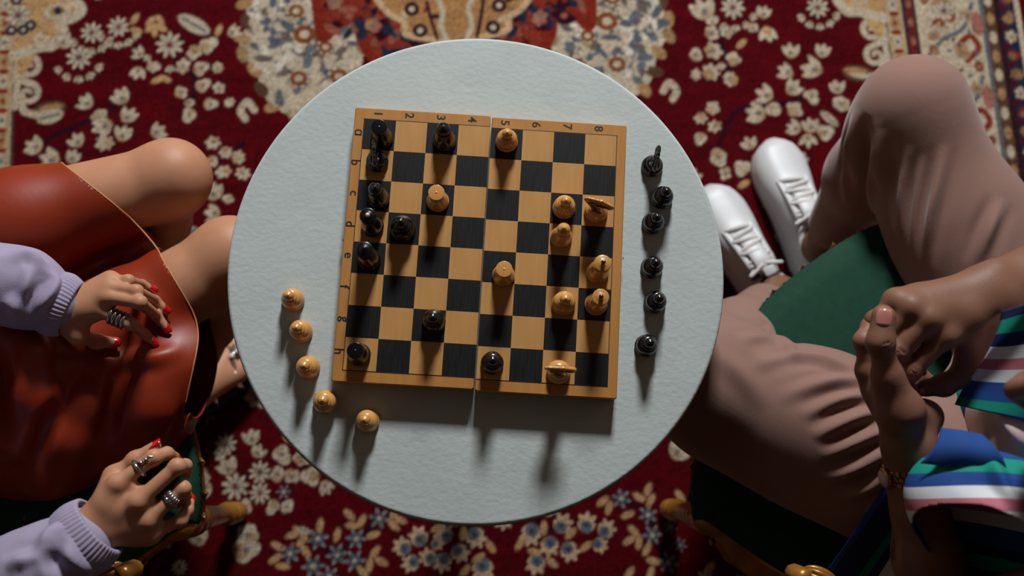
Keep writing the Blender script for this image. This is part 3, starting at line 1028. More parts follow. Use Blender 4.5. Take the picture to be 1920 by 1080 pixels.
def chain(P, R, k=0.01):
    return [cap(P[i], P[i + 1], R[i], R[i + 1], k) for i in range(len(P) - 1)]


def pdist(p, Q):
    if p['t'] == 'c':
        ab = p['b'] - p['a']
        q = Q - p['a']
        t = np.clip(q @ ab / (ab @ ab + 1e-12), 0, 1)
        return np.sqrt(((q - t[:, None] * ab) ** 2).sum(1)) - (p['ra'] + (p['rb'] - p['ra']) * t)
    q = Q - p['c']
    if p['R'] is not None:
        q = q @ p['R']                      # columns of R are the local axes
    k0 = np.sqrt(((q / p['r']) ** 2).sum(1))
    k1 = np.sqrt(((q / p['r'] ** 2) ** 2).sum(1)) + 1e-9
    return np.where(k0 < 0.05, -p['r'].min(), k0 * (k0 - 1) / k1)


def sdf(prims, Q):
    d = None
    for p in prims:
        e = pdist(p, Q)
        if d is None:
            d = e
        elif p['sub']:
            h = np.maximum(p['k'] - np.abs(d + e), 0) / p['k']
            d = np.maximum(d, -e) + h * h * p['k'] * 0.25
        else:
            h = np.maximum(p['k'] - np.abs(d - e), 0) / p['k']
            d = np.minimum(d, e) - h * h * p['k'] * 0.25
    return d


def sdf_mesh(prims, h, relax=1):
    lo, hi = np.full(3, 9e9), np.full(3, -9e9)
    for p in prims:
        if p['sub']: continue
        if p['t'] == 'c':
            r = max(p['ra'], p['rb'])
            a, b = np.minimum(p['a'], p['b']) - r, np.maximum(p['a'], p['b']) + r
        else:
            r = p['r'].max()
            a, b = p['c'] - r, p['c'] + r
        lo, hi = np.minimum(lo, a), np.maximum(hi, b)
    km = max(p['k'] for p in prims)
    lo -= 3 * h + km * 0.3
    hi += 3 * h + km * 0.3
    B = 20
    nb = np.ceil((hi - lo) / (h * B)).astype(int)
    bi = np.stack(np.meshgrid(*[np.arange(n) for n in nb], indexing='ij'), -1).reshape(-1, 3)
    ctr = lo + (bi + 0.5) * B * h
    half = 0.5 * B * h * math.sqrt(3) * 1.25
    PD = np.stack([pdist(p, ctr) for p in prims])              # prim x block
    uni = np.array([not p['sub'] for p in prims])
    dmin = PD[uni].min(0)
    act = (dmin < half + km) & (dmin > -half * 1.4)
    N = nb * B + 2
    gid = lambda I: (I[..., 0] + 1) * (N[1] + 2) * (N[2] + 2) + (I[..., 1] + 1) * (N[2] + 2) + (I[..., 2] + 1)
    ids, pts, quads = [], [], []
    g = np.stack(np.meshgrid(*[np.arange(B + 1)] * 3, indexing='ij'), -1)
    for n in np.nonzero(act)[0]:
        use = [p for i, p in enumerate(prims) if PD[i, n] < half + p['k'] + km]
        if not any(not p['sub'] for p in use): continue
        while use[0]['sub']: use = use[1:] + use[:1]
        base = bi[n] * B
        v = sdf(use, (lo + (g + base) * h).reshape(-1, 3)).reshape(B + 1, B + 1, B + 1)
        s = v < 0
        if s.all() or not s.any(): continue
        cnt = np.zeros((B, B, B), int)
        acc = np.zeros((B, B, B, 3))
        for ax in range(3):
            for o1 in (0, 1):
                for o2 in (0, 1):
                    oth = [a for a in range(3) if a != ax]
                    s0 = [slice(0, B)] * 3
                    s0[oth[0]] = slice(o1, B + o1)
                    s0[oth[1]] = slice(o2, B + o2)
                    s1 = list(s0)
                    s1[ax] = slice(1, B + 1)
                    a, b = v[tuple(s0)], v[tuple(s1)]
                    c = (a < 0) != (b < 0)
                    with np.errstate(divide='ignore', invalid='ignore'):
                        t = np.where(c, a / (a - b), 0)
                    off = np.zeros((B, B, B, 3))
                    off[..., ax] = t
                    off[..., oth[0]] = o1
                    off[..., oth[1]] = o2
                    acc += off * c[..., None]
                    cnt += c
        m = cnt > 0
        I = np.argwhere(m)
        ids.append(gid(I + base))
        pts.append(lo + (I + base + acc[m] / cnt[m][:, None]) * h)
        for ax in range(3):
            s0 = [slice(0, B)] * 3
            s1 = list(s0)
            s1[ax] = slice(1, B + 1)
            a, b = s[tuple(s0)], s[tuple(s1)]
            e = np.argwhere(a != b)
            if not len(e): continue
            ins = a[tuple(e.T)]
            o1, o2 = (ax + 1) % 3, (ax + 2) % 3
            d1, d2 = np.zeros(3, int), np.zeros(3, int)
            d1[o1] = 1
            d2[o2] = 1
            E = e + base
            q = np.stack([gid(E - d1 - d2), gid(E - d2), gid(E), gid(E - d1)], 1)
            q[~ins] = q[~ins][:, ::-1]
            quads.append(q)
    ids = np.concatenate(ids)
    pts = np.concatenate(pts)
    quads = np.concatenate(quads)
    o = np.argsort(ids)
    ids, pts = ids[o], pts[o]
    k = np.searchsorted(ids, quads)
    k = np.minimum(k, len(ids) - 1)
    ok = (ids[k] == quads).all(1)
    F = k[ok]
    for _ in range(relax):
        S = np.zeros_like(pts)
        c = np.zeros(len(pts))
        for i in range(4):
            np.add.at(S, F[:, i], pts[F[:, (i + 1) % 4]] + pts[F[:, i - 1]])
            np.add.at(c, F[:, i], 2)
        pts = np.where(c[:, None] > 0, 0.5 * pts + 0.5 * S / np.maximum(c, 1)[:, None], pts)
    return pts, F


def trace(prims, px, py, z0=1.3):
    """surface point seen at a photograph pixel (or the lowest point tried)"""
    r = ray(px, py)
    r /= np.linalg.norm(r)
    t = (z0 - CAM[2]) / r[2]
    for _ in range(90):
        p = CAM + r * t
        d = sdf(prims, p[None])[0]
        if d < 4e-4 or p[2] < 0: break
        t += d * 0.8
    return p


def clip_tris(V, F, g):
    """keep the part of a quad mesh where g < 0, cutting faces along g = 0"""
    F = np.vstack([F[:, [0, 1, 2]], F[:, [0, 2, 3]]])
    G = g(V)
    s = G[F] < 0
    n = s.sum(1)
    out = [tuple(f) for f in F[n == 3]]
    V = [tuple(v) for v in V]
    cut = {}

    def mid(i, j):
        key = (min(i, j), max(i, j))
        if key not in cut:
            t = G[i] / (G[i] - G[j])
            cut[key] = len(V)
            a, b = V[i], V[j]
            V.append(tuple(a[q] + (b[q] - a[q]) * t for q in range(3)))
        return cut[key]
    for f in F[(n == 1) | (n == 2)]:
        poly = []
        for q in range(3):
            i, j = f[q], f[(q + 1) % 3]
            if G[i] < 0: poly.append(i)
            if (G[i] < 0) != (G[j] < 0): poly.append(mid(i, j))
        out.append(tuple(poly))
    used = sorted({i for f in out for i in f})
    mp = {u: k for k, u in enumerate(used)}
    return np.array([V[u] for u in used]), [tuple(mp[i] for i in f) for f in out]


def rot_to(d, up=(0, 0, 1)):
    """matrix whose columns are: along d, sideways, outwards (near up)"""
    d = np.asarray(d, float) / np.linalg.norm(d)
    u = np.asarray(up, float)
    u = u - d * (u @ d)
    u /= np.linalg.norm(u)
    return np.column_stack([d, np.cross(u, d), u])


def vnormals(V, F):
    n = np.cross(V[F[:, 2]] - V[F[:, 0]], V[F[:, 3]] - V[F[:, 1]])
    N = np.zeros_like(V)
    for i in range(4):
        np.add.at(N, F[:, i], n)
    return N / (np.linalg.norm(N, axis=1)[:, None] + 1e-12)


def cloth_folds(V, F, prims, lines):
    """soft creases pressed into a cloth surface along lines of photograph pixels: (pixels, height, half width)"""
    N = vnormals(V, F)
    out = np.zeros(len(V))
    for pix, A, s in lines:
        P = []
        for x, y in pix:
            p = trace(prims, x, y)
            if abs(sdf(prims, p[None])[0]) < 0.003: P.append(p)
        if len(P) < 2: continue
        P = smooth_line(np.array(P), 44 * len(P))
        lo, hi = P.min(0) - 4 * s, P.max(0) + 4 * s
        m = np.nonzero(((V > lo) & (V < hi)).all(1))[0]
        if not len(m): continue
        D = ((V[m][:, None] - P[None]) ** 2).sum(2)
        k = D.argmin(1)
        d = np.sqrt(D[np.arange(len(m)), k])
        t = k / (len(P) - 1)
        fade = np.clip(np.sin(np.pi * t), 0, 1) ** 1.2
        out[m] += A * fade * (np.exp(-(d / s) ** 2) - 0.45 * np.exp(-((d - 1.9 * s) / s) ** 2))
    return V + N * out[:, None]

# ================================================================== gilt armchairs
gilt_m = mat('gilt_wood', (178, 122, 50), 0.32, metal=0.35, noise=(24, 0.8, (112, 66, 24)), bump=(60, 0.5, 0.002))
green_m = mat('green_upholstery', (18, 60, 43), 0.85, noise=(60, 0.5, (12, 46, 34)), bump=(500, 0.3, 0.001), spec=0.25)
emb_m = mat('embroidery', (132, 122, 104), 0.9, noise=(200, 0.6, (110, 88, 60)))
emb2_m = mat('embroidery_ochre', (96, 72, 44), 0.9, noise=(200, 0.6, (70, 50, 34)))
tack_m = mat('upholstery_tack', (58, 42, 24), 0.35, metal=0.9, noise=(50, 0.4, (40, 28, 16)))


def leaf_blade(L, w, bend, n=7):
    """carved leaf: curled blade with a raised rib, along +y rising in z"""
    V = []
    for i in range(n):
        t = i / (n - 1)
        ww = w * math.sin(math.pi * (0.12 + 0.86 * t)) ** 0.8
        y, z = L * t, bend * t * t * L
        for s, dz in ((-1, 0.0), (-0.5, 0.25 * w), (0, 0.5 * w), (0.5, 0.25 * w), (1, 0.0)):
            V.append((s * ww, y, z + dz))
        for s in (0.8, -0.8):
            V.append((s * ww, y, z - 0.35 * w))
    F = []
    for i in range(n - 1):
        for k in range(7):
            j = (k + 1) % 7
            F.append((i * 7 + k, i * 7 + j, (i + 1) * 7 + j, (i + 1) * 7 + k))
    F.append(tuple(range(6, -1, -1)))
    F.append(tuple((n - 1) * 7 + k for k in range(7)))
    return np.array(V), F


def rotz(V, a):
    c, s = math.cos(a), math.sin(a)
    return np.column_stack([V[:, 0] * c - V[:, 1] * s, V[:, 0] * s + V[:, 1] * c, V[:, 2]])


def seat_outline(grow=0.0, n=64):
    P = np.array([(-0.295, -0.005), (-0.30, 0.02), (-0.235, 0.060), (-0.12, 0.100), (0.0, 0.120), (0.12, 0.100), (0.235, 0.060), (0.30, 0.02), (0.295, -0.005), (0.29, -0.14),
                  (0.26, -0.36), (0.235, -0.44), (0.12, -0.465), (0.0, -0.47), (-0.12, -0.465), (-0.235, -0.44), (-0.26, -0.36), (-0.29, -0.14)])
    P = smooth_line(P, n, True)[::-1]
    c = np.array([0, -0.17])
    d = P - c
    return c + d * (1 + grow / np.linalg.norm(d, axis=1)[:, None])


def dome(outline, z0, rise, rings=7):
    """cushion: outline lifted to a soft crown"""
    n = len(outline)
    c = outline.mean(0)
    V = []
    for i in range(rings):
        t = i / rings
        k = 1 - t
        z = z0 + rise * (1 - k ** 3.2)
        V += [(c[0] + (p[0] - c[0]) * k, c[1] + (p[1] - c[1]) * k, z) for p in outline]
    V.append((c[0], c[1], z0 + rise))
    V += [(p[0], p[1], z0 - 0.03) for p in outline]
    m = rings * n + 1
    F = []
    for i in range(rings - 1):
        for k in range(n):
            j = (k + 1) % n
            F.append((i * n + k, i * n + j, (i + 1) * n + j, (i + 1) * n + k))
    for k in range(n):
        j = (k + 1) % n
        F.append(((rings - 1) * n + k, (rings - 1) * n + j, rings * n))
        F.append((m + k, m + j, j, k))
    F.append(tuple(m + k for k in range(n))[::-1])
    return np.array(V), F


LEG = [(0.008, 0.0), (0.017, 0.004), (0.021, 0.014), (0.019, 0.024), (0.012, 0.034), (0.013, 0.040), (0.0205, 0.046), (0.0225, 0.056), (0.020, 0.066), (0.013, 0.074), (0.0125, 0.080),
       (0.021, 0.088), (0.0235, 0.100), (0.0215, 0.112), (0.0150, 0.122), (0.0165, 0.135), (0.0195, 0.20), (0.0235, 0.285), (0.0255, 0.300), (0.0200, 0.308), (0.0200, 0.316), (0.0290, 0.326), (0.0300, 0.345), (0.0260, 0.356), (0.030, 0.365), (0.030, 0.425)]


def armchair(loc, heading, label, setback, flare=(0, 0), swell=0.034):
    root = empty('armchair', loc, heading - math.pi / 2)
    tag(root, label, 'armchair')
    o0 = seat_outline(0.0)
    # rail: moulded band around the seat
    n = len(o0)
    rows = [(0.000, 0.355), (0.010, 0.362), (0.014, 0.375), (0.008, 0.388), (0.014, 0.402), (0.016, 0.415), (0.008, 0.424), (-0.03, 0.426), (-0.03, 0.36)]
    def sideways(P, k=swell):
        # the rail swells out beside the seat, behind the front corners
        P = P.copy()
        P[:, 0] += np.sign(P[:, 0]) * k * np.clip((0.005 - P[:, 1]) / 0.06, 0, 1) * np.clip((P[:, 1] + 0.44) / 0.06, 0, 1)
        return P
    V = np.vstack([np.column_stack([sideways(seat_outline(g)) if g > 0.001 else seat_outline(g), np.full(n, z)]) for g, z in rows])
    o0 = sideways(o0)
    F = []
    R = len(rows)
    for i in range(R):
        i2 = (i + 1) % R
        for k in range(n):
            j = (k + 1) % n
            F.append((i * n + k, i * n + j, i2 * n + j, i2 * n + k))
    rail = obj('seat_rail', V, F, gilt_m, root)
    for k in range(0, n, 2):
        p, q = o0[k], o0[(k + 1) % n]
        t = math.atan2(q[1] - p[1], q[0] - p[0])
        L, Fl = leaf_blade(0.030, 0.0075, 0.2)
        L = np.column_stack([L[:, 0], L[:, 2] + 0.013, L[:, 1]])
        L = rotz(L, t + math.pi) + [p[0], p[1], 0.368]
        obj('carved_leaf', L, Fl, gilt_m, rail)
    cush = obj('seat_cushion', *dome(seat_outline(0.016), 0.430, 0.030), green_m, root)
    # woven sprigs on the seat
    for (ex, ey) in ((0.139, 0.0), (0.113, -0.028), (0.165, 0.030), (0.12, -0.065), (0.165, -0.085), (-0.02, -0.16), (0.05, -0.20), (0.17, -0.20), (-0.14, -0.12), (-0.10, -0.28), (0.10, -0.32), (0.205, -0.04)):
        e = MB()
        for k in range(11):
            a = rng.uniform(-2.8, 2.8)
            q = rng.uniform(0.004, 0.030)
            x, y = ex + q * math.cos(a), ey + 1.2 * q * math.sin(a)
            dd = min(1.0, math.hypot(x / 0.29, (y + 0.17) / 0.29))
            zt = 0.430 + 0.030 * (1 - dd ** 3.2) + 0.0004
            Vb, Fb = ball((0, 0, 0), (rng.uniform(0.005, 0.009), 0.0030, 0.0016), 8, 4)
            e.add(rotz(Vb, a) + [x, y, zt], Fb)
        e.build('sprig', emb_m if (ex * 100) % 2 < 1 else emb2_m, cush)
    tk = mesh_np('tack', *ball((0, 0, 0), (0.0048, 0.0048, 0.0036), 8, 5))
    tk.materials.append(tack_m)
    ot = seat_outline(0.0135, 110)
    for p in ot:
        t = bpy.data.objects.new('tack', tk)
        link(t, root)
        t.location = (p[0], p[1], 0.412)
    Vl, Fl = lathe(LEG, 22)
    lm = mesh_np('leg', Vl, Fl)
    lm.materials.append(gilt_m)
    lm.polygons.foreach_set('use_smooth', np.ones(len(lm.polygons), bool))
    for x, y in ((-0.298, 0.0), (0.298, 0.0), (-0.222, -0.425), (0.222, -0.425)):
        l = bpy.data.objects.new('leg', lm)
        link(l, root)
        l.location = (x, y, 0.002)
    for s in (-1, 1):
        fl_ = flare[0 if s < 0 else 1] * s
        # arm: sweeps forward from the back post, ends in a carved leaf scroll
        sb = setback[0 if s < 0 else 1]                        # how far the arm stops behind its usual place
        P = smooth_line(np.array([(s * 0.245, -0.47 - sb * 0.3, 0.70), (s * 0.285, -0.38 - sb * 0.5, 0.69), (s * 0.315, -0.26 - sb * 0.7, 0.675), (s * 0.325 + fl_, -0.16 - sb, 0.668), (s * 0.318 + fl_, -0.095 - sb, 0.664)]), 26)
        ar = obj('armrest', *tube(P, np.linspace(0.016, 0.021, 26), 14, flat=0.75), gilt_m, root)
        fl = MB()
        for k in range(5):                                     # reeded moulding on top of the arm
            o = (k - 2) * 0.0068
            Q = P[4:23] + [o, 0, 0.0135 - 0.0011 * (k - 2) ** 2]
            fl.add(*tube(Q, 0.0034, 6))
        fl.build('reeding', gilt_m, ar)
        sc = MB()
        t = np.linspace(0, 1, 22)
        A = 1.2 - t * 2.2 * math.pi
        rr = 0.026 * (1 - 0.75 * t)
        S = np.column_stack([np.full(22, s * 0.316), -0.082 + rr * np.cos(A), 0.650 + rr * np.sin(A)])
        sc.add(*tube(S, 0.015 * (1 - 0.5 * t), 10))
        sc.add(*ball((s * 0.316, -0.098, 0.655), (0.026, 0.034, 0.026), 16, 10))
        for k in range(-3, 4):                                 # leaf lobes wrapped over the rounded end
            th = k * 0.42
            q = np.linspace(-0.9, 1.25, 9)
            L = np.column_stack([s * 0.316 + 0.027 * math.sin(th) * np.cos(q * 0.8), -0.098 + 0.035 * np.sin(q), 0.655 + 0.027 * math.cos(th) * np.cos(q)])
            sc.add(*tube(L, 0.0052 * np.sin(np.linspace(0.35, 2.9, 9)), 8))
        so = sc.build('acanthus_scroll', gilt_m, ar)
        so.location = (fl_, -sb, 0)
        Q = smooth_line(np.array([(s * 0.292, -0.16, 0.42), (s * 0.300, -0.175, 0.47), (s * 0.312, -0.17, 0.53), (s * 0.318, -0.13, 0.59), (s * 0.317, -0.105, 0.64)]) - [s * 0.12 * sb - fl_ * 0.8, sb, 0], 22)
        obj('arm_support', *tube(Q, np.linspace(0.020, 0.014, 22), 12), gilt_m, root)
    # back: oval frame and padded panel leaning away
    t = np.arange(56) / 56 * 2 * math.pi
    def back(kx, kz, dy):
        z = 0.80 + kz * np.sin(t)
        return np.column_stack([kx * np.cos(t) * (1 + 0.06 * np.sin(t)), -0.47 - (z - 0.45) * 0.20 + dy, z])
    bf = obj('back_frame', *tube(back(0.245, 0.27, 0), 0.021, 12, closed=True), gilt_m, root)
    cr = MB()
    for k in range(-3, 4):
        Vb, Fb = leaf_blade(0.07, 0.011, 0.1)
        Vb = np.column_stack([Vb[:, 0], Vb[:, 2], Vb[:, 1]])
        a = k * 0.36
        Vb = np.column_stack([Vb[:, 0] * math.cos(a) + Vb[:, 2] * math.sin(a), Vb[:, 1], -Vb[:, 0] * math.sin(a) + Vb[:, 2] * math.cos(a)])
        cr.add(Vb + [0.02 * k, -0.585, 1.075 - 0.004 * k * k], Fb)
    cr.build('crest', gilt_m, bf)
    E0 = back(0.235, 0.26, 0)
    Vp = np.vstack([E0, [[0, -0.47 - 0.35 * 0.2 + 0.035, 0.80]], E0 * 1.0 + [0, -0.012, 0]])
    mid = np.array([0, -0.54 + 0.024, 0.80])
    E1 = mid + (E0 - np.array([0, -0.54, 0.80])) * 0.6
    Vp = np.vstack([E0, E1, [mid + [0, 0.008, 0]], E0 + [0, -0.014, 0]])
    nn = 56
    Fp = []
    for k in range(nn):
        j = (k + 1) % nn
        Fp += [(k, j, nn + j, nn + k), (nn + k, nn + j, 2 * nn), (2 * nn + 1 + k, 2 * nn + 1 + j, j, k)]
    Fp.append(tuple(2 * nn + 1 + k for k in range(nn))[::-1])
    obj('back_pad', Vp, [f[::-1] for f in Fp], green_m, root)
    for s in (-1, 1):
        obj('back_post', *tube(smooth_line(np.array([(s * 0.20, -0.44, 0.40), (s * 0.19, -0.475, 0.50), (s * 0.20, -0.50, 0.62)]), 10), 0.018, 10), gilt_m, root)
    return root


armchair((0.571, -0.128, 0), math.radians(144.65), 'gilt carved armchair with green seat under the person in brown trousers', (0.03, 0.13))
armchair((-0.670, -0.135, 0), math.radians(36.0), 'gilt carved armchair under the person in the orange skirt', (0.2, -0.035), (0, 0.030), 0.008)

# ================================================================== shared figure builders
FR_W = (0.0098, 0.0088, 0.0080, 0.0066)


def finger_prims(P, R, k=0.006):
    out = chain(P, R, k)
    out.append(ell(P[1], R[1] * 1.06, 0.006))
    return out


def head_prims(c, R, s=1.0):
    """head in local axes x forward, y left, z up"""
    c = np.asarray(c, float)
    T = lambda *p: c + R @ (np.array(p) * s)
    E = lambda p, r, k=0.02, sub=False: ell(T(*p), np.array(r) * s, k, R, sub)
    P = [E((-0.008, 0, 0.035), (0.098, 0.076, 0.086)), E((0.022, 0, -0.045), (0.070, 0.058, 0.074), 0.04),
         cap(T(0.072, -0.008, -0.102), T(0.072, 0.008, -0.102), 0.018 * s, None, 0.03),
         E((0.058, 0.036, -0.030), (0.030, 0.026, 0.028), 0.025), E((0.058, -0.036, -0.030), (0.030, 0.026, 0.028), 0.025),
         cap(T(0.082, -0.034, 0.028), T(0.082, 0.034, 0.028), 0.010 * s, None, 0.02),
         E((0.096, 0.031, 0.008), (0.016, 0.019, 0.013), 0.012, True), E((0.096, -0.031, 0.008), (0.016, 0.019, 0.013), 0.012, True),
         cap(T(0.090, 0, 0.012), T(0.108, 0, -0.034), 0.008 * s, 0.013 * s, 0.012),
         E((0.098, 0.013, -0.040), (0.011, 0.009, 0.008), 0.008), E((0.098, -0.013, -0.040), (0.011, 0.009, 0.008), 0.008),
         cap(T(0.086, -0.021, -0.065), T(0.094, 0, -0.062), 0.006 * s, 0.0085 * s, 0.006), cap(T(0.086, 0.021, -0.065), T(0.094, 0, -0.062), 0.006 * s, 0.0085 * s, 0.006),
         cap(T(0.084, -0.018, -0.076), T(0.091, 0, -0.078), 0.007 * s, 0.0095 * s, 0.006), cap(T(0.084, 0.018, -0.076), T(0.091, 0, -0.078), 0.007 * s, 0.0095 * s, 0.006)]
    for y in (1, -1):
        P += [E((-0.004, y * 0.077, -0.008), (0.023, 0.009, 0.033), 0.008), E((0.000, y * 0.086, -0.006), (0.013, 0.006, 0.020), 0.006, True)]
    return P, T


def nail(p, d, up, w, L, m, parent, label=None):
    """curved nail plate on a fingertip: p centre, d finger direction, up outward normal"""
    R = rot_to(d, up)
    n, q = 9, 7
    V = []
    for i in range(q):
        t = i / (q - 1) * 2 - 1
        ww = w * (1 - 0.30 * max(0, t) ** 2.5 - 0.10 * max(0, -t) ** 3)
        for k in range(n):
            s = k / (n - 1) * 2 - 1
            V.append((t * L, s * ww, -0.42 * w * s * s - 0.10 * L * max(0, t) ** 2))
    V = np.array(V)
    top = V + [0, 0, 0.0007]
    bot = V - [0, 0, 0.0006]
    F = []
    for i in range(q - 1):
        for k in range(n - 1):
            a = i * n + k
            F += [(a, a + n, a + n + 1, a + 1), (q * n + a, q * n + a + 1, q * n + a + n + 1, q * n + a + n)]
    rim = [k for k in range(n)] + [i * n + n - 1 for i in range(1, q)] + [(q - 1) * n + k for k in range(n - 2, -1, -1)] + [i * n for i in range(q - 2, 0, -1)]
    for a, b in zip(rim, rim[1:] + rim[:1]):
        F.append((a, b, q * n + b, q * n + a))
    W = np.vstack([top, bot]) @ R.T + p
    o = obj('fingernail', W, F, m, parent)
    if label: o['label'] = label
    return o


def ring_band(c, d, r, th, m, parent, name='ring', wob=None):
    R = rot_to(d)
    a = np.arange(36) / 36 * 2 * math.pi
    P = np.column_stack([np.zeros(36) if wob is None else wob(a), r * np.cos(a), r * np.sin(a)])
    return obj(name, *tube(P @ R.T + c, th, 8, closed=True), m, parent)


def ribbed_cuff(P0, P1, r0, r1, nrib, m, parent, flat=0.85, rows=12, up=(0, 0, 1), name='cuff'):
    P0, P1 = np.asarray(P0, float), np.asarray(P1, float)
    R = rot_to(P1 - P0, up)
    L = np.linalg.norm(P1 - P0)
    n = nrib * 4
    a = np.arange(n) / n * 2 * math.pi
    V = []
    prof = [(t, 0.0) for t in np.linspace(0, 1, rows)] + [(1.0, -0.004), (0.85, -0.006), (0.4, -0.006)]
    for t, off in prof:
        r = r0 + (r1 - r0) * t + off + 0.0035 * math.sin(math.pi * t)
        rr = r + (0.0011 * np.cos(nrib * a) if off == 0 else 0)
        V.append(np.column_stack([np.full(n, t * L), rr * np.cos(a), flat * rr * np.sin(a)]))
    V = np.vstack(V) @ R.T + P0
    F = []
    for i in range(len(prof) - 1):
        for k in range(n):
            j = (k + 1) % n
            F.append((i * n + k, i * n + j, (i + 1) * n + j, (i + 1) * n + k))
    return obj(name, V, F, m, parent)


def merge(parts):
    """several quad meshes into one vertex/face pair"""
    V, F, n = [], [], 0
    for v, f in parts:
        V.append(v)
        F.append(f + n)
        n += len(v)
    return np.vstack(V), np.vstack(F)


# ================================================================== person in the orange skirt
skinw_m = mat('warm_tan_skin', (172, 112, 78), 0.52, attr='Col', noise=(28, 0.35, (236, 214, 200)), bump=(420, 0.12, 0.0006), spec=0.3)
leather_m = mat('orange_leather', (136, 42, 11), 0.46, noise=(9, 0.5, (114, 31, 8)), bump=(260, 0.12, 0.0006), spec=0.4)
knit_m = mat('lavender_knit', (152, 142, 164), 0.9, noise=(20, 0.4, (140, 130, 152)), bump=(700, 0.35, 0.0012), spec=0.1, sheen=0.1)
red_m = mat('red_polish', (186, 6, 18), 0.16, noise=(30, 0.3, (160, 4, 14)), coat=0.8)
silver_m = mat('silver', (196, 194, 190), 0.22, metal=1.0, noise=(60, 0.4, (150, 148, 146)))
hairw_m = mat('dark_brown_hair', (38, 24, 18), 0.5, noise=(30, 0.6, (22, 14, 10)), bump=(90, 0.5), stretch=(1, 1, 0.15))
sole_m = mat('sandal_sole', (40, 30, 26), 0.6, noise=(20, 0.4, (28, 20, 18)))
clear_m = mat('clear_strap', (200, 190, 178), 0.12, noise=(30, 0.3, (180, 170, 160)))
clear_m.node_tree.nodes['Principled BSDF'].inputs['Transmission Weight'].default_value = 0.9
crystal_m = mat('crystal_stud', (220, 214, 206), 0.1, noise=(50, 0.3, (190, 184, 178)), coat=1.0)
lash_m = mat('eye_white', (214, 206, 198), 0.2, noise=(40, 0.2, (200, 190, 184)))
iris_m = mat('eye_dark', (26, 16, 10), 0.15, noise=(40, 0.4, (14, 8, 6)))

WM = empty('person', (-0.88, -0.06, 0))
tag(WM, 'person in an orange leather skirt and lavender sweater, hands in lap and on armrest', 'person')
LK, RK = at(322, 334, 0.497), at(432, 480, 0.497)
LH, RH = np.array([-0.94, 0.030, 0.540]), np.array([-0.835, -0.235, 0.508])
LAN, RAN = np.array([-0.66, 0.10, 0.115]), at(350, 738, 0.130)
thigh = lambda H, Kn, g=0.0: [cap(H, Kn * 0.45 + H * 0.55 + [0, 0, -0.004], 0.092 + g, 0.080 + g, 0.03), cap(Kn * 0.45 + H * 0.55 + [0, 0, -0.004], Kn, 0.080 + g, 0.058 + g, 0.03)]
PELV = np.array([-0.90, -0.090, 0.56])
legs = thigh(LH, LK) + thigh(RH, RK)
for Kn, A in ((LK, LAN), (RK, RAN)):
    mid = Kn * 0.62 + A * 0.38
    back = (A - Kn); back[2] = 0; back /= np.linalg.norm(back) + 1e-9
    legs += [ell(Kn + [0, 0, 0.004], (0.055, 0.055, 0.052), 0.03), cap(Kn, mid + back * 0.012, 0.054, 0.050, 0.03), cap(mid + back * 0.012, A, 0.050, 0.031, 0.03)]
# feet
RTO, RBA = at(474, 664, 0.018), at(446, 682, 0.030)
foot_d = (RTO - RAN); foot_d[2] = 0; foot_d /= np.linalg.norm(foot_d)
foot_n = np.array([-foot_d[1], foot_d[0], 0])
RHE = RAN - foot_d * 0.045 + [0, 0, -0.065]
SOLE_Z = 0.034


def foot(A, d, nrm):
    P = [cap(A, A - d * 0.040 + [0, 0, SOLE_Z + 0.028 - A[2]], 0.031, 0.029, 0.02)]
    ball_ = A + d * 0.125
    ball_[2] = SOLE_Z + 0.020
    P += [cap(A + [0, 0, -0.02], ball_ + nrm * 0.024, 0.033, 0.024, 0.025), cap(A + [0, 0, -0.03], ball_ - nrm * 0.026, 0.031, 0.020, 0.025)]
    for k, (o, L, r) in enumerate(((0.036, 0.054, 0.0135), (0.014, 0.054, 0.0100), (-0.003, 0.048, 0.0095), (-0.020, 0.042, 0.0090), (-0.035, 0.034, 0.0086))):
        b = ball_ + nrm * o * 0.95 + d * 0.004
        m_ = b + d * L * 0.55 + [0, 0, 0.003]
        t = b + d * L + [0, 0, -0.006 + r * 0.2]
        P += chain([b, m_, t], [r * 1.15, r, r * 0.92], 0.005)
    return P


legs += foot(RAN, foot_d, foot_n) + foot(LAN, np.array([0.9, 0.43, 0]) / np.linalg.norm([0.9, 0.43]), np.array([-0.43, 0.9, 0]))
NECK = np.array([-0.955, -0.095, 1.10])
FWD = np.array([0.85, 0.42, -0.30]); FWD /= np.linalg.norm(FWD)
HR = rot_to(FWD)
HC = np.array([-0.93, -0.083, 1.245])
hp, HT = head_prims(HC, HR, 0.95)
SHL, SHR = np.array([-1.03, 0.065, 1.04]), np.array([-0.92, -0.255, 1.03])
torso = [cap(PELV, [-0.93, -0.08, 0.75], 0.125, 0.105, 0.06), cap([-0.93, -0.08, 0.75], [-0.965, -0.095, 0.98], 0.105, 0.115, 0.06), cap(SHL, SHR, 0.05, 0.05, 0.06), cap([-0.965, -0.095, 1.03], HC - [0.02, 0.008, 0.07], 0.052, 0.048, 0.03)]
# arms down to the wrists
WL, WR = at(122, 581, 0.652), at(176, 992, 0.756)
ELL_, ELR = np.array([-0.845, 0.015, 0.715]), np.array([-0.735, -0.465, 0.735])
arms = [cap(SHL, ELL_, 0.044, 0.038, 0.02), cap(ELL_, WL, 0.037, 0.024, 0.02), cap(SHR, ELR, 0.044, 0.038, 0.02), cap(ELR, WR, 0.037, 0.024, 0.02)]

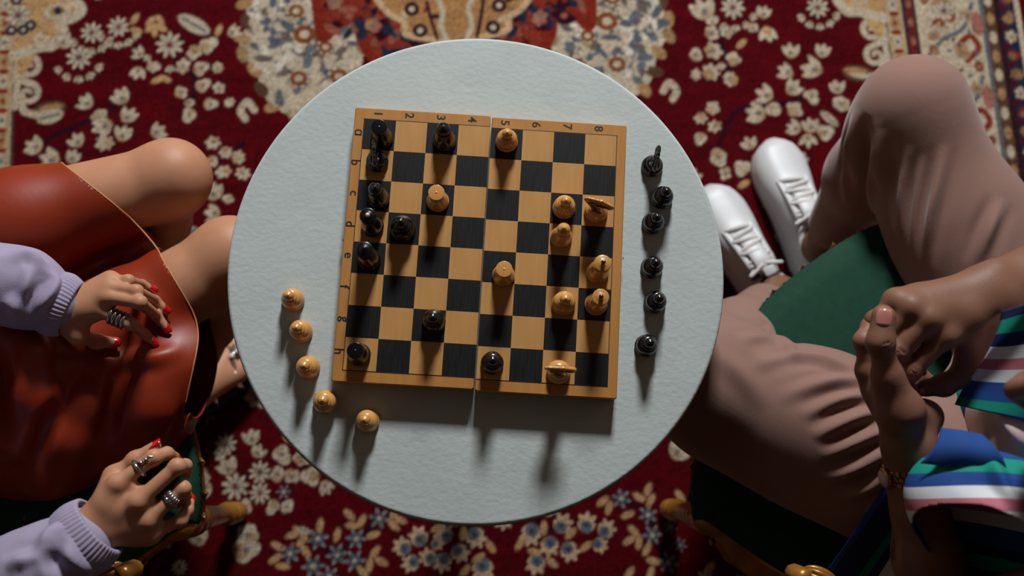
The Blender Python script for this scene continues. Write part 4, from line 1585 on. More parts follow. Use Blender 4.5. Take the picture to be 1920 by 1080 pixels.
# --- skirt: stretched over both thighs, hanging at the near side
drape = [cap(LH + [0, 0.01, -0.02], PELV, 0.10, 0.12, 0.08)] + thigh(LH, LK, 0.007) + thigh(RH, RK, 0.009)
for p in drape: p['k'] = 0.045
mid_ = lambda a, b, t: a * (1 - t) + b * t
lapL, lapR = LH * 0.45 + LK * 0.55, RH * 0.45 + RK * 0.55
drape += [cap((LH + LK) / 2 + [-0.05, -0.02, -0.085], (RH + RK) / 2 + [-0.05, -0.02, -0.070], 0.045, 0.050, 0.05),
          cap(lapL + [0, 0, -0.095], lapR + [0, 0, -0.080], 0.036, 0.042, 0.05), cap(mid_(lapL, LK, 0.45) + [0, 0, -0.085], mid_(lapR, RK, 0.35) + [0, 0, -0.080], 0.032, 0.036, 0.05), cap(LH + [0.04, 0.02, -0.01], RH + [0.04, 0.02, -0.01], 0.065, 0.065, 0.07)]
side = [at(352, 690, 0.49), at(330, 770, 0.42), at(215, 790, 0.48), at(80, 830, 0.49)]
drape += [cap(RK * 0.62 + RH * 0.38 + [0, 0, -0.03], side[0], 0.060, 0.040, 0.07), cap(side[0], side[1], 0.045, 0.032, 0.06), cap(side[0], side[2], 0.050, 0.060, 0.07), cap(side[2], side[3], 0.060, 0.070, 0.07),
          cap(side[3], PELV, 0.075, 0.11, 0.07), cap(at(300, 812, 0.41), at(120, 865, 0.42), 0.040, 0.050, 0.05)]
# tall soft folds of leather gathered at the lap and running down over the seat
drape += chain([at(190, 702, 0.560), at(168, 750, 0.562), at(130, 820, 0.552), at(92, 905, 0.530)], [0.020, 0.026, 0.027, 0.024], 0.030)
drape += chain([at(0, 618, 0.625), at(50, 665, 0.625), at(62, 735, 0.610), at(36, 830, 0.580)], [0.034, 0.034, 0.034, 0.030], 0.022)
drape += chain([at(100, 682, 0.590), at(120, 684, 0.590), at(112, 725, 0.580)], [0.016, 0.017, 0.016], 0.02)
drape += chain([at(300, 690, 0.555), at(290, 760, 0.535), at(255, 845, 0.500)], [0.022, 0.026, 0.024], 0.05)
SKF = [([(120, 690), (215, 676), (290, 668), (350, 650)], 0.007, 0.012), ([(368, 720), (345, 790), (318, 825)], 0.009, 0.010), ([(150, 400), (220, 470), (300, 540), (345, 620)], -0.004, 0.020),
       ([(225, 690), (210, 760), (190, 840)], -0.010, 0.012), ([(100, 740), (80, 810), (60, 880)], -0.010, 0.012), ([(20, 640), (36, 720), (20, 800)], 0.006, 0.012)]
hemp = np.array([at(*p)[:2] for p in ((30, 220, 0.42), (108, 296, 0.50), (127, 314, 0.545), (160, 340, 0.575), (225, 395, 0.59), (300, 482, 0.575), (346, 570, 0.585), (366, 640, 0.565), (378, 710, 0.50), (380, 770, 0.44), (384, 850, 0.36))])
he1 = hemp[-1] - hemp[0]; he1 /= np.linalg.norm(he1)
he2 = np.array([-he1[1], he1[0]])
if he2[0] < 0: he2 = -he2
hs, hn = (hemp - hemp[0]) @ he1, (hemp - hemp[0]) @ he2
_hd = np.linspace(hs[0], hs[-1], 60)
_hc = smooth_line(np.column_stack([hs, hn]), 60)
gh = lambda V: (V[:, :2] - hemp[0]) @ he2 - np.interp((V[:, :2] - hemp[0]) @ he1, _hc[:, 0], _hc[:, 1])
waist = lambda V: np.maximum(gh(V), V[:, 2] - 0.80)
SV, SF = sdf_mesh(drape, 0.0042, 2)
SV = cloth_folds(SV, SF, drape, SKF)
SV, SF = clip_tris(SV, SF, waist)
skirt = obj('skirt', SV, SF, leather_m, WM, world=True)
skirt['label'] = 'orange leather skirt'
so = skirt.modifiers.new('thickness', 'SOLIDIFY')
so.thickness = 0.0028
so.offset = -1

_hv = SV[np.abs(gh(SV)) < 2e-5]
_hs = (_hv[:, :2] - hemp[0]) @ he1
_ed = []
for _a in np.linspace(_hs.min() + 0.004, _hs.max() - 0.02, 90):
    _m = np.abs(_hs - _a) < 0.004
    if _m.any():
        _ed.append(_hv[_m][_hv[_m][:, 2].argmax()])
_ed = np.array(_ed)
_ed = np.column_stack([np.convolve(np.pad(_ed[:, i], 3, 'edge'), np.ones(7) / 7, 'valid') for i in range(3)])
hem_m = mat('raw_hem', (188, 128, 84), 0.7, noise=(60, 0.4, (160, 100, 60)))
obj('hem_edge', *tube(_ed, 0.0014, 6), hem_m, skirt)

# --- hands
tip = lambda x, y, r=0.0065: trace(drape, x, y) + [0, 0, r * 0.9]
HL = dict(index=[at(184, 581, 0.655), at(244, 607, 0.657), at(270, 625, 0.642), None, (288, 640)], middle=[at(200, 557, 0.664), at(262, 567, 0.676), at(293, 592, 0.657), None, (313, 615)],
          ring=[at(206, 538, 0.660), at(256, 546, 0.670), at(290, 563, 0.650), None, (311, 580)], pinky=[at(206, 524, 0.650), at(241, 526, 0.655), at(266, 533, 0.643), None, (286, 542)],
          thumb=[at(126, 606, 0.640), at(146, 628, 0.640), at(180, 640, 0.637), None, (215, 643)])
PXD = dict(index=(270, 625), middle=(293, 592), ring=(290, 563), pinky=(266, 533), thumb=(180, 640))
for nme in HL:
    q = HL[nme]
    t = tip(*q[4])
    q[3] = t
    if q[2][2] > t[2] + 0.009 or q[2][2] < t[2]: q[2] = at(*PXD[nme], t[2] + 0.008)
    HL[nme] = q[:4]
HRt = dict(index=[at(219, 908, 0.775), at(288, 858, 0.768), at(313, 850, 0.752), at(327, 857, 0.735)], middle=[at(258, 941, 0.773), at(332, 875, 0.767), at(347, 873, 0.749), at(349, 886, 0.730)],
           ring=[at(276, 976, 0.760), at(343, 916, 0.756), at(347, 929, 0.735), at(337, 941, 0.718)], pinky=[at(281, 1003, 0.744), at(338, 976, 0.738), at(352, 957, 0.728), at(357, 941, 0.718)],
           thumb=[at(192, 952, 0.745), at(214, 893, 0.743), at(254, 862, 0.744), at(291, 838, 0.744)])


def hand_prims(W, EL, H, R, TR, palm, thenar=True):
    """W wrist, EL elbow, H joints, R finger radii, TR thumb radii, palm radius"""
    d = H['middle'][0] - W
    sidev = H['index'][0] - H['pinky'][0]
    sidev /= np.linalg.norm(sidev)
    wd = palm * 0.95
    P = [cap(W - (W - EL) * -0.22, W, palm * 1.9, palm * 1.62, 0.01)] if False else []
    fa = (EL - W) / np.linalg.norm(EL - W)
    for s in (-1, 1):
        P.append(cap(W + fa * 0.09 + sidev * s * palm * 0.8, W + sidev * s * palm * 0.75, palm * 1.45, palm * 1.22, 0.02))
    for nme in ('index', 'middle', 'ring', 'pinky'):
        m = H[nme][0]
        o = {'index': 1.0, 'middle': 0.35, 'ring': -0.35, 'pinky': -1.0}[nme]
        P.append(cap(W + sidev * o * palm * 0.8, m + [0, 0, -palm * 0.25], palm * 1.15, palm * 0.95, 0.016))
        P.append(ell(m + [0, 0, -0.001], R[0] * 1.13, 0.010))
    P.append(cap(H['index'][0] * 0.75 + W * 0.25 + [0, 0, -palm * 0.7], H['pinky'][0] * 0.75 + W * 0.25 + [0, 0, -palm * 0.6], palm * 0.9, palm * 0.8, 0.02))
    # skin between the knuckles
    for a, b in (('index', 'middle'), ('middle', 'ring'), ('ring', 'pinky')):
        w = lambda q: H[q][0] * 0.80 + H[q][1] * 0.20 + [0, 0, -palm * 0.35]
        P.append(cap(w(a), w(b), R[0] * 0.62, R[0] * 0.58, 0.010))
    t = H['thumb']
    P += [cap(W + sidev * palm * 0.7, t[0], palm * 1.15, TR[0] * 1.15, 0.015), cap(t[0], t[1], TR[0] * 1.3, TR[1] * 1.05, 0.015), cap(t[1], H['index'][0] * 0.55 + W * 0.45, TR[1] * 0.8, palm * 0.8, 0.02)]
    P += chain(t[1:], TR[1:], 0.008) + [ell(t[2], TR[2] * 1.06, 0.006)]
    for nme, sc in (('index', 1.0), ('middle', 1.03), ('ring', 0.97), ('pinky', 0.86)):
        P += finger_prims(H[nme], [r * sc for r in R], 0.005)
    return P


handL = hand_prims(WL, ELL_, HL, FR_W, (0.0115, 0.0112, 0.0104, 0.0084), 0.0125)
handR = hand_prims(WR, ELR, HRt, (0.0102, 0.0094, 0.0086, 0.0072), (0.0120, 0.0112, 0.0102, 0.0082), 0.0135)
BV, BF = merge([sdf_mesh(legs + torso + hp + arms, 0.0042, 2), sdf_mesh(handL, 0.0016, 2), sdf_mesh(handR, 0.0017, 2)])
wbody = obj('body', BV, BF, skinw_m, WM, world=True)
colr = np.tile(lin((178, 126, 96)), (len(BV), 1))
q = (BV - HC) @ HR / 0.95
lips = (np.abs(q[:, 1]) < 0.024) & (np.abs(q[:, 2] + 0.070) < 0.013) & (q[:, 0] > 0.08)
colr[lips] = lin((160, 70, 66))
set_color(wbody, colr)
hair = [ell(HT(-0.020, 0, 0.045), np.array((0.105, 0.086, 0.090)) * 0.95, 0.03, HR), cap(HT(-0.07, 0, 0.0), HT(-0.10, 0, -0.20), 0.07, 0.05, 0.04), cap(HT(-0.04, 0.06, 0.0), HT(-0.06, 0.08, -0.20), 0.035, 0.03, 0.03), cap(HT(-0.04, -0.06, 0.0), HT(-0.06, -0.08, -0.20), 0.035, 0.03, 0.03),
        ell(HT(0.075, 0, -0.02), (0.06, 0.062, 0.082), 0.02, HR, True)]
HV, HF = sdf_mesh(hair, 0.006, 2)
obj('hair', HV, HF, hairw_m, WM, world=True)
for s in (1, -1):
    e = obj('eye', *[ball(HT(0.079, s * 0.030, 0.007), 0.0115, 14, 10)][0], lash_m, WM, world=True)
    obj('iris', *ball(HT(0.0875, s * 0.030, 0.005), 0.0042, 10, 8), iris_m, e, world=False).matrix_parent_inverse = Matrix.Identity(4)
# nails
for H, up in ((HL, {}), (HRt, {'thumb': (-0.65, 0.55, 0.5), 'index': (0.1, 0.3, 1), 'middle': (0.5, 0.5, 0.8), 'pinky': (0.5, 0.3, 0.8)})):
    for nme in ('thumb', 'index', 'middle', 'ring', 'pinky'):
        a, b = H[nme][2], H[nme][3]
        d = (b - a) / np.linalg.norm(b - a)
        r = {'thumb': 0.0084, 'index': 0.0068, 'middle': 0.0069, 'ring': 0.0066, 'pinky': 0.0058}[nme]
        u = np.array(up.get(nme, (0.15, 0.1, 1.0)))
        Rm = rot_to(d, u)
        nail(b + d * 0.0015 + Rm[:, 2] * r * 0.86, d, u, r * 0.92, 0.0088 if nme != 'thumb' else 0.0098, red_m, WM).matrix_parent_inverse = Matrix.Translation(-Vector(WM.location))
# rings: four stacked bands on the resting hand
a, b = HL['index'][0], HL['index'][1]
for k in range(4):
    t = 0.44 + 0.135 * k
    ring_band(a + (b - a) * t, b - a, 0.0108, 0.0029, silver_m, WM).matrix_parent_inverse = Matrix.Translation(-Vector(WM.location))
a, b = HRt['index'][0], HRt['index'][1]
d = (b - a) / np.linalg.norm(b - a)
rg = ring_band(a + (b - a) * 0.60, d, 0.0114, 0.0025, silver_m, WM)
rg.matrix_parent_inverse = Matrix.Translation(-Vector(WM.location))
Rm = rot_to(d)
sn = np.array([(0.0, -0.009, 0.0085), (0.004, -0.004, 0.0118), (0.009, -0.001, 0.0122), (0.012, -0.0035, 0.0118), (0.016, -0.001, 0.0118), (0.019, -0.003, 0.0116), (0.024, 0.001, 0.0110)]) * [1, -1, 1]
obj('snake_coil', *tube(smooth_line(sn, 30) @ Rm.T + a + (b - a) * 0.60, np.linspace(0.0028, 0.0012, 30), 8), silver_m, rg)
a, b = HRt['ring'][0], HRt['ring'][1]
rg = ring_band(a + (b - a) * 0.62, b - a, 0.0104, 0.0030, silver_m, WM)
rg.matrix_parent_inverse = Matrix.Translation(-Vector(WM.location))
Rm = rot_to(b - a)
for k in range(7):
    th = 0.5 + k * 0.36
    P = np.array([(0.0, 0.0112 * math.cos(th), 0.0112 * math.sin(th)), (0.006, 0.0118 * math.cos(th), 0.0118 * math.sin(th)), (0.011, 0.0104 * math.cos(th), 0.0104 * math.sin(th))])
    obj('prong', *tube(smooth_line(P, 7) @ Rm.T + a + (b - a) * 0.62, [0.0024, 0.0022, 0.0019, 0.0017, 0.0014, 0.0011, 0.0007], 6), silver_m, rg)

# --- sweater
swp = [cap(PELV + [-0.01, 0, 0.10], [-0.935, -0.08, 0.78], 0.135, 0.125, 0.06), cap([-0.935, -0.08, 0.78], [-0.97, -0.095, 0.98], 0.125, 0.13, 0.06), cap(SHL, SHR, 0.062, 0.062, 0.06),
       cap(SHL, ELL_, 0.062, 0.060, 0.04), cap(ELL_, at(40, 540, 0.672), 0.058, 0.054, 0.03), cap(at(40, 540, 0.672), at(98, 567, 0.660), 0.054, 0.042, 0.03),
       cap(SHR, ELR, 0.062, 0.060, 0.04), cap(ELR, at(80, 1070, 0.75), 0.060, 0.056, 0.03), cap(at(80, 1070, 0.75), at(148, 1018, 0.756), 0.056, 0.046, 0.03),
       ell([-0.95, -0.09, 1.13], (0.055, 0.055, 0.06), 0.02, None, True)]
SWF = [([(0, 492), (45, 476), (72, 492), (78, 520)], 0.010, 0.010), ([(54, 484), (52, 520), (40, 560), (34, 592)], 0.009, 0.008), ([(78, 500), (104, 520), (98, 545), (72, 575), (66, 600)], 0.010, 0.008), ([(0, 560), (25, 575), (40, 600)], 0.008, 0.010),
       ([(120, 978), (95, 1000), (78, 1030), (60, 1060)], 0.011, 0.011), ([(112, 1000), (125, 1030), (150, 1060), (190, 1070)], 0.010, 0.010), ([(10, 1070), (40, 1050), (60, 1062)], 0.009, 0.010), ([(92, 1030), (100, 1055), (120, 1078)], -0.006, 0.008)]
WV, WF = sdf_mesh(swp, 0.0042, 2)
WV = cloth_folds(WV, WF, swp, SWF)
sweater = obj('sweater', WV, WF, knit_m, WM, world=True)
sweater['label'] = 'lavender knit sweater with pushed-up sleeves'
ribbed_cuff(at(96, 565, 0.660), at(133, 580, 0.653), 0.047, 0.0425, 46, knit_m, sweater, 0.84).matrix_parent_inverse = Matrix.Identity(4)
ribbed_cuff(at(142, 1022, 0.756), at(187, 985, 0.757), 0.050, 0.0450, 46, knit_m, sweater, 0.84).matrix_parent_inverse = Matrix.Identity(4)

# --- sandal with clear studded straps
sd = empty('sandal', (0, 0, 0), 0, WM)
sd.matrix_parent_inverse = Matrix.Translation(-Vector(WM.location))
ol = np.array([(-0.075, 0.0), (-0.068, 0.024), (-0.02, 0.030), (0.06, 0.036), (0.13, 0.046), (0.17, 0.040), (0.188, 0.012), (0.178, -0.022), (0.13, -0.043), (0.05, -0.036), (-0.03, -0.030), (-0.068, -0.024)])
ol = smooth_line(ol * [1, 1.15], 48, True)
W2 = RAN[:2] + ol[:, :1] * foot_d[:2] + ol[:, 1:] * foot_n[:2]
obj('sole', *prism(W2[::-1], 0.001, SOLE_Z + 0.002, 0.002), sole_m, sd)
for k, (pts) in enumerate(((( 0.145, -0.050, 0.040), (0.135, -0.015, 0.074), (0.115, 0.022, 0.088), (0.085, 0.050, 0.045)), ((0.075, -0.048, 0.045), (0.095, -0.015, 0.090), (0.120, 0.022, 0.084), (0.145, 0.054, 0.040)),
                            ((0.02, -0.042, 0.07), (0.050, 0.0, 0.132), (0.03, 0.042, 0.08)))):
    P = np.array([RAN * [1, 1, 0] + foot_d * p[0] + foot_n * p[1] + [0, 0, p[2]] for p in pts])
    P = smooth_line(P, 16)
    st = obj('strap', *tube(P, 0.0062, 8, flat=0.25), clear_m, sd)
    for i in (4, 8, 12):
        obj('stud', *ball(P[i] + [0, 0, 0.004], (0.0058, 0.0058, 0.004), 10, 6), crystal_m, sd)

# ================================================================== person in the brown trousers
skinm_m = mat('dark_brown_skin', (96, 62, 46), 0.54, attr='Col', noise=(26, 0.35, (226, 204, 190)), bump=(380, 0.2, 0.0009), spec=0.3)
trou_m = mat('brown_twill', (134, 101, 90), 0.88, noise=(14, 0.4, (123, 91, 80)), bump=(600, 0.25, 0.0008), spec=0.2, sheen=0.25)
tee_m = mat('pale_pink_cotton', (206, 178, 172), 0.85, noise=(20, 0.3, (190, 160, 156)), bump=(500, 0.2, 0.0008))
white_m = mat('white_leather', (190, 189, 190), 0.45, noise=(10, 0.3, (180, 179, 180)), bump=(180, 0.15, 0.0008))
rubber_m = mat('white_rubber', (186, 186, 188), 0.55, noise=(16, 0.3, (190, 190, 192)))
lace_m = mat('white_lace', (200, 197, 194), 0.85, noise=(90, 0.4, (200, 196, 190)), bump=(500, 0.3))
black_m = mat('black_tab', (20, 22, 26), 0.5, noise=(50, 0.5, (36, 40, 46)))
sock_m = mat('white_sock', (194, 192, 190), 0.9, noise=(50, 0.3, (198, 196, 194)), bump=(400, 0.3))
gold_m = mat('gold_watch', (176, 134, 66), 0.24, metal=1.0, noise=(80, 0.4, (140, 100, 46)))
nailm_m = mat('natural_nail', (176, 116, 104), 0.3, noise=(30, 0.3, (160, 100, 90)), coat=0.3)
hairm_m = mat('black_hair', (14, 12, 12), 0.8, noise=(120, 0.6, (24, 20, 18)), bump=(200, 0.8, 0.004))

MN = empty('person', (0.86, -0.19, 0))
tag(MN, 'person in brown trousers and white sneakers with clasped hands and a gold watch', 'person')
_inv = Matrix.Translation(-Vector(MN.location))


def own(o):
    o.matrix_parent_inverse = _inv
    return o


MLK, MRK = at(1335, 712, 0.500), at(1712, 206, 0.530)
MLH, MRH = np.array([0.80, -0.325, 0.545]), np.array([0.955, -0.12, 0.490])
MLA, MRA = at(1462, 552, 0.115), at(1540, 462, 0.115)
MPEL = np.array([0.875, -0.205, 0.56])
mid = lambda a, b, t: a * (1 - t) + b * t
# ---------------- trousers
L1, R1_ = mid(MLK, MLH, 0.40), mid(MRK, MRH, 0.45) - [0, 0, 0.03]
tr = [cap(MLK, L1, 0.096, 0.112, 0.05), cap(L1, MLH, 0.112, 0.122, 0.05), cap(MRK, R1_, 0.081, 0.104, 0.05), cap(R1_, MRH, 0.104, 0.112, 0.05), cap(MPEL, MLH, 0.12, 0.12, 0.06), cap(MPEL, MRH, 0.12, 0.115, 0.06),
      # cloth hanging under the thighs
      cap(MLK + [0.02, -0.045, -0.05], mid(MLK, MLH, 0.7) + [0, -0.045, -0.03], 0.090, 0.105, 0.06),
      cap(MRK + [-0.01, -0.03, -0.06], mid(MRK, MRH, 0.6) + [-0.03, -0.02, -0.03], 0.070, 0.085, 0.06)]
cuL, cuR = mid(MLA, MLK, 0.27), mid(MRA, MRK, 0.15)
tr += [cap(MLK, mid(MLK, cuL, 0.5), 0.088, 0.076, 0.05), cap(mid(MLK, cuL, 0.5), cuL, 0.076, 0.060, 0.04), cap(MRK, mid(MRK, cuR, 0.5), 0.080, 0.074, 0.05), cap(mid(MRK, cuR, 0.5), cuR + [0.012, 0.010, 0.0], 0.074, 0.060, 0.04)]
TRF = [([(1385, 640), (1450, 632), (1520, 640)], 0.006, 0.010), ([(1400, 690), (1490, 668), (1560, 676), (1625, 712)], 0.008, 0.010), ([(1455, 750), (1530, 722), (1590, 712), (1640, 722)], 0.008, 0.010), ([(1500, 785), (1580, 748), (1660, 740)], 0.009, 0.009),
       ([(1520, 822), (1600, 785), (1670, 765)], 0.010, 0.010), ([(1540, 860), (1620, 822), (1690, 795)], 0.010, 0.010), ([(1540, 905), (1620, 870), (1690, 835)], 0.010, 0.011), ([(1575, 935), (1630, 912), (1690, 870)], 0.010, 0.010),
       ([(1405, 590), (1445, 615), (1485, 655), (1505, 680)], 0.005, 0.010), ([(1330, 655), (1390, 700), (1440, 770)], 0.004, 0.014), ([(1290, 600), (1340, 590), (1390, 600)], 0.006, 0.010),
       ([(1704, 270), (1694, 340), (1690, 400), (1694, 470)], 0.008, 0.0085), ([(1772, 270), (1756, 350), (1742, 420), (1732, 500)], 0.011, 0.0095),
       ([(1880, 370), (1856, 430), (1832, 500)], 0.010, 0.010), ([(1730, 290), (1720, 360), (1712, 440), (1712, 500)], 0.007, 0.0085),
       ([(1604, 205), (1592, 270), (1586, 330), (1590, 390)], 0.009, 0.010), ([(1626, 212), (1617, 280), (1616, 340), (1628, 400)], -0.020, 0.013), ([(1655, 240), (1650, 310), (1655, 370)], 0.008, 0.011)]
# open trouser ends
TV, TF = sdf_mesh(tr, 0.0038, 2)
TV = cloth_folds(TV, TF, tr, TRF)
dL, dR = (MLK - MLA) / np.linalg.norm(MLK - MLA), (MRK - MRA) / np.linalg.norm(MRK - MRA)


def cuffcut(V):
    a = -((V - cuL) @ dL) - 0.012
    b = -((V - cuR) @ dR) - 0.012
    a = np.where(np.linalg.norm(V - cuL, axis=1) < 0.16, a, -1)
    b = np.where(np.linalg.norm(V - cuR, axis=1) < 0.16, b, -1)
    return np.maximum(np.maximum(a, b), V[:, 2] - 0.70)


TV, TF = clip_tris(TV, TF, cuffcut)
trousers = own(obj('trousers', TV, TF, trou_m, MN))
trousers['label'] = 'brown twill trousers'
so = trousers.modifiers.new('thickness', 'SOLIDIFY')
so.thickness = 0.003
so.offset = -1
print('trousers', len(TV))

# ---------------- hands
DZ = 0.055
A = lambda x, y, z: at(x, y, z + DZ)
MWR, MWL = A(1856, 550, 0.775), at(1704, 842, 0.810)
MER, MEL = np.array([0.965, 0.045, 0.760]), np.array([0.628, -0.500, 0.745])
MHR = dict(index=[A(1771, 629, 0.792), A(1708, 694, 0.772), A(1692, 722, 0.745), A(1708, 732, 0.726)], middle=[A(1741, 598, 0.800), A(1684, 660, 0.780), A(1668, 690, 0.750), A(1686, 704, 0.730)],
           ring=[A(1709, 576, 0.795), A(1662, 632, 0.775), A(1652, 660, 0.747), A(1670, 674, 0.727)], pinky=[A(1682, 565, 0.780), A(1640, 600, 0.768), A(1640, 622, 0.744), A(1656, 634, 0.726)],
           thumb=[A(1838, 640, 0.750), A(1812, 700, 0.742), A(1770, 722, 0.735), A(1736, 728, 0.730)])
MHL = dict(index=[at(1630, 694, 0.815), at(1621, 640, 0.826), at(1632, 612, 0.818), at(1643, 596, 0.806)], middle=[at(1652, 724, 0.790), at(1640, 655, 0.772), at(1668, 642, 0.750), at(1698, 652, 0.745)],
           ring=[at(1680, 748, 0.768), at(1674, 684, 0.745), at(1700, 672, 0.735), at(1725, 686, 0.738)], pinky=[at(1706, 766, 0.755), at(1708, 712, 0.735), at(1728, 706, 0.728), at(1746, 716, 0.730)],
           thumb=[at(1690, 770, 0.845), at(1664, 706, 0.862), at(1651, 642, 0.882), at(1657, 596, 0.886)])
FR_M = (0.0142, 0.0132, 0.0122, 0.0102)
hR = hand_prims(MWR, MER, MHR, FR_M, (0.0165, 0.0155, 0.0140, 0.0118), 0.0190)
hL = hand_prims(MWL, MEL, MHL, FR_M, (0.0205, 0.0172, 0.0148, 0.0124), 0.0170)
hL += [cap(MHL['thumb'][2], MHL['thumb'][3], 0.0150, 0.0128, 0.01), cap(MWL, at(1735, 782, 0.785), 0.026, 0.020, 0.02), cap(at(1690, 770, 0.835), at(1735, 782, 0.785), 0.022, 0.018, 0.02), ell(at(1655, 590, 0.886), (0.0120, 0.0120, 0.0100), 0.006)]
fore = [cap(MER, mid(MER, MWR, 0.45), 0.046, 0.046, 0.02), cap(mid(MER, MWR, 0.45), MWR, 0.046, 0.030, 0.02), ell(at(1866, 508, 0.838), 0.012, 0.02), cap(MWR, A(1815, 590, 0.785), 0.030, 0.022, 0.02)]
fore += [cap(MEL, mid(MEL, MWL, 0.4), 0.045, 0.043, 0.02), cap(mid(MEL, MWL, 0.4), MWL, 0.043, 0.029, 0.02)]
# knuckle creases
cre = []
for H in (MHR, MHL):
    for nme in ('index', 'middle', 'ring', 'pinky', 'thumb'):
        j = 1 if nme != 'thumb' else 2
        a_, b_ = H[nme][j - 1], H[nme][j]
        d = (b_ - a_) / np.linalg.norm(b_ - a_)
        Rm = rot_to(d)
        r = FR_M[1] * (1.06 if nme != 'thumb' else 1.22)
        for o in (-0.004, 0.0, 0.004):
            c = b_ + d * o + Rm[:, 2] * (r + 0.0006)
            cre.append(cap(c - Rm[:, 1] * 0.005, c + Rm[:, 1] * 0.005, 0.0008, None, 0.0012, True))
# ---------------- rest of the body
MHC = np.array([0.682, -0.205, 1.118])
MF = np.array([-0.90, 0.02, -0.42]); MF /= np.linalg.norm(MF)
MHRt = rot_to(MF)
mhp, MHT = head_prims(MHC, MHRt, 1.0)
MSL, MSR = np.array([0.775, -0.415, 0.975]), np.array([0.945, -0.065, 0.985])
MCH = np.array([0.855, -0.225, 0.86])
mt = [cap(MPEL, MCH, 0.125, 0.13, 0.06), cap(MCH, [0.85, -0.235, 0.98], 0.13, 0.11, 0.06), cap(MSL, MSR, 0.055, 0.055, 0.06), cap([0.845, -0.235, 1.0], MHC + [0.045, 0, -0.075], 0.060, 0.056, 0.04),
      cap(MSL, MEL, 0.052, 0.045, 0.02), cap(MSR, MER, 0.052, 0.046, 0.02)]
for K_, A_, H_ in ((MLK, MLA, MLH), (MRK, MRA, MRH)):
    mt += [cap(H_ - [0, 0, 0.03], mid(H_, K_, 0.55) - [0, 0, 0.045], 0.072, 0.058, 0.03), cap(mid(H_, K_, 0.55) - [0, 0, 0.045], K_ - [0, 0, 0.01], 0.058, 0.054, 0.03), cap(K_, mid(K_, A_, 0.4), 0.056, 0.052, 0.03), cap(mid(K_, A_, 0.4), A_, 0.052, 0.036, 0.03), cap(A_, A_ + [0, 0, -0.05], 0.036, 0.034, 0.02)]
MV, MFc = merge([sdf_mesh(mt + mhp, 0.0045, 2), sdf_mesh(fore + hR + cre, 0.0019, 1), sdf_mesh(fore[4:] + hL + cre, 0.0019, 1)])
mbody = own(obj('body', MV, MFc, skinm_m, MN))
cm = np.tile(lin((120, 83, 64)), (len(MV), 1))
q = (MV - MHC) @ MHRt
lips = (np.abs(q[:, 1]) < 0.024) & (np.abs(q[:, 2] + 0.070) < 0.014) & (q[:, 0] > 0.08)
cm[lips] = lin((160, 92, 90))
# palm side of the supporting hand is paler
pal = np.zeros(len(MV))
for a_, b_, r in ((MHL['index'][1], MHL['index'][3], 0.013), (MHL['index'][0], MHL['index'][1], 0.012)):
    ab = b_ - a_
    t = np.clip((MV - a_) @ ab / (ab @ ab), 0, 1)
    dd = np.linalg.norm(MV - a_ - t[:, None] * ab, axis=1)
    pal = np.maximum(pal, np.clip(1.6 - dd / r, 0, 1))
cm = cm + (lin((150, 100, 82)) - cm) * (0.8 * pal)[:, None]
set_color(mbody, cm)
hh = [ell(MHT(-0.016, 0, 0.045), (0.100, 0.080, 0.088), 0.02, MHRt), ell(MHT(0.080, 0, -0.03), (0.070, 0.074, 0.085), 0.02, MHRt, True)]
own(obj('hair', *sdf_mesh(hh, 0.006, 2), hairm_m, MN))
for s in (1, -1):
    e = own(obj('eye', *ball(MHT(0.080, s * 0.031, 0.007), 0.012, 14, 10), lash_m, MN))
    obj('iris', *ball(MHT(0.0885, s * 0.031, 0.004), 0.0045, 10, 8), iris_m, e)
d = MHL['thumb'][3] - MHL['thumb'][2]
d /= np.linalg.norm(d)
tn_p = trace(hL, 1658, 595)
tn_n = np.array([sdf(hL, (tn_p + e)[None])[0] - sdf(hL, (tn_p - e)[None])[0] for e in np.eye(3) * 0.0015])
tn_n /= np.linalg.norm(tn_n)
own(nail(tn_p + tn_n * 0.0008, d, tn_n, 0.0098, 0.0112, nailm_m, MN))
for H in (MHR,):
    for nme in ('thumb',):
        a_, b_ = H[nme][2], H[nme][3]
        d = (b_ - a_) / np.linalg.norm(b_ - a_)
        Rm = rot_to(d, (0.1, -0.6, 0.7))
        own(nail(b_ + d * 0.003 + Rm[:, 2] * 0.0100, d, (0.1, -0.6, 0.7), 0.0078, 0.0085, nailm_m, MN))

# ---------------- watch
wt = empty('watch', (0, 0, 0), 0, MN)
own(wt)
wt['label'] = 'gold link bracelet watch'
fa = (MEL - MWL) / np.linalg.norm(MEL - MWL)
WC = MWL + fa * 0.030
RmW = rot_to(fa)
arm_sdf = fore[4:] + hL
nl = 30
lm_ = mesh_np('bracelet_link', *box(-0.0033, 0.0033, -0.0036, 0.0036, -0.0010, 0.0018, 0.0010))
lm_.materials.append(gold_m)


def skin_r(off, th):
    """distance from the forearm axis to the skin in direction th"""
    dv = RmW @ np.array([0, math.cos(th), math.sin(th)])
    r = 0.075
    for _ in range(40):
        e = sdf(arm_sdf, (WC + RmW[:, 0] * off + dv * r)[None])[0]
        r -= e * 0.9
    return r, dv


for row, off in ((0, -0.0074), (1, 0.0), (2, 0.0074)):
    for k in range(nl):
        th = (k + (0.5 if row == 1 else 0)) / nl * 2 * math.pi
        r0, nrm = skin_r(off, th)
        r1, _n1 = skin_r(off, th + 0.12)
        c = WC + RmW[:, 0] * off + nrm * (r0 + 0.0012)
        tn = _n1 * r1 - nrm * r0
        tn /= np.linalg.norm(tn)
        ax = RmW[:, 0]
        up_ = np.cross(ax, tn)
        if up_ @ nrm < 0: up_ = -up_
        sd_ = np.cross(up_, ax)
        o = bpy.data.objects.new('bracelet_link', lm_)
        link(o, wt)
        o.matrix_basis = Matrix([[ax[i], sd_[i], up_[i], c[i]] for i in range(3)] + [[0, 0, 0, 1]])
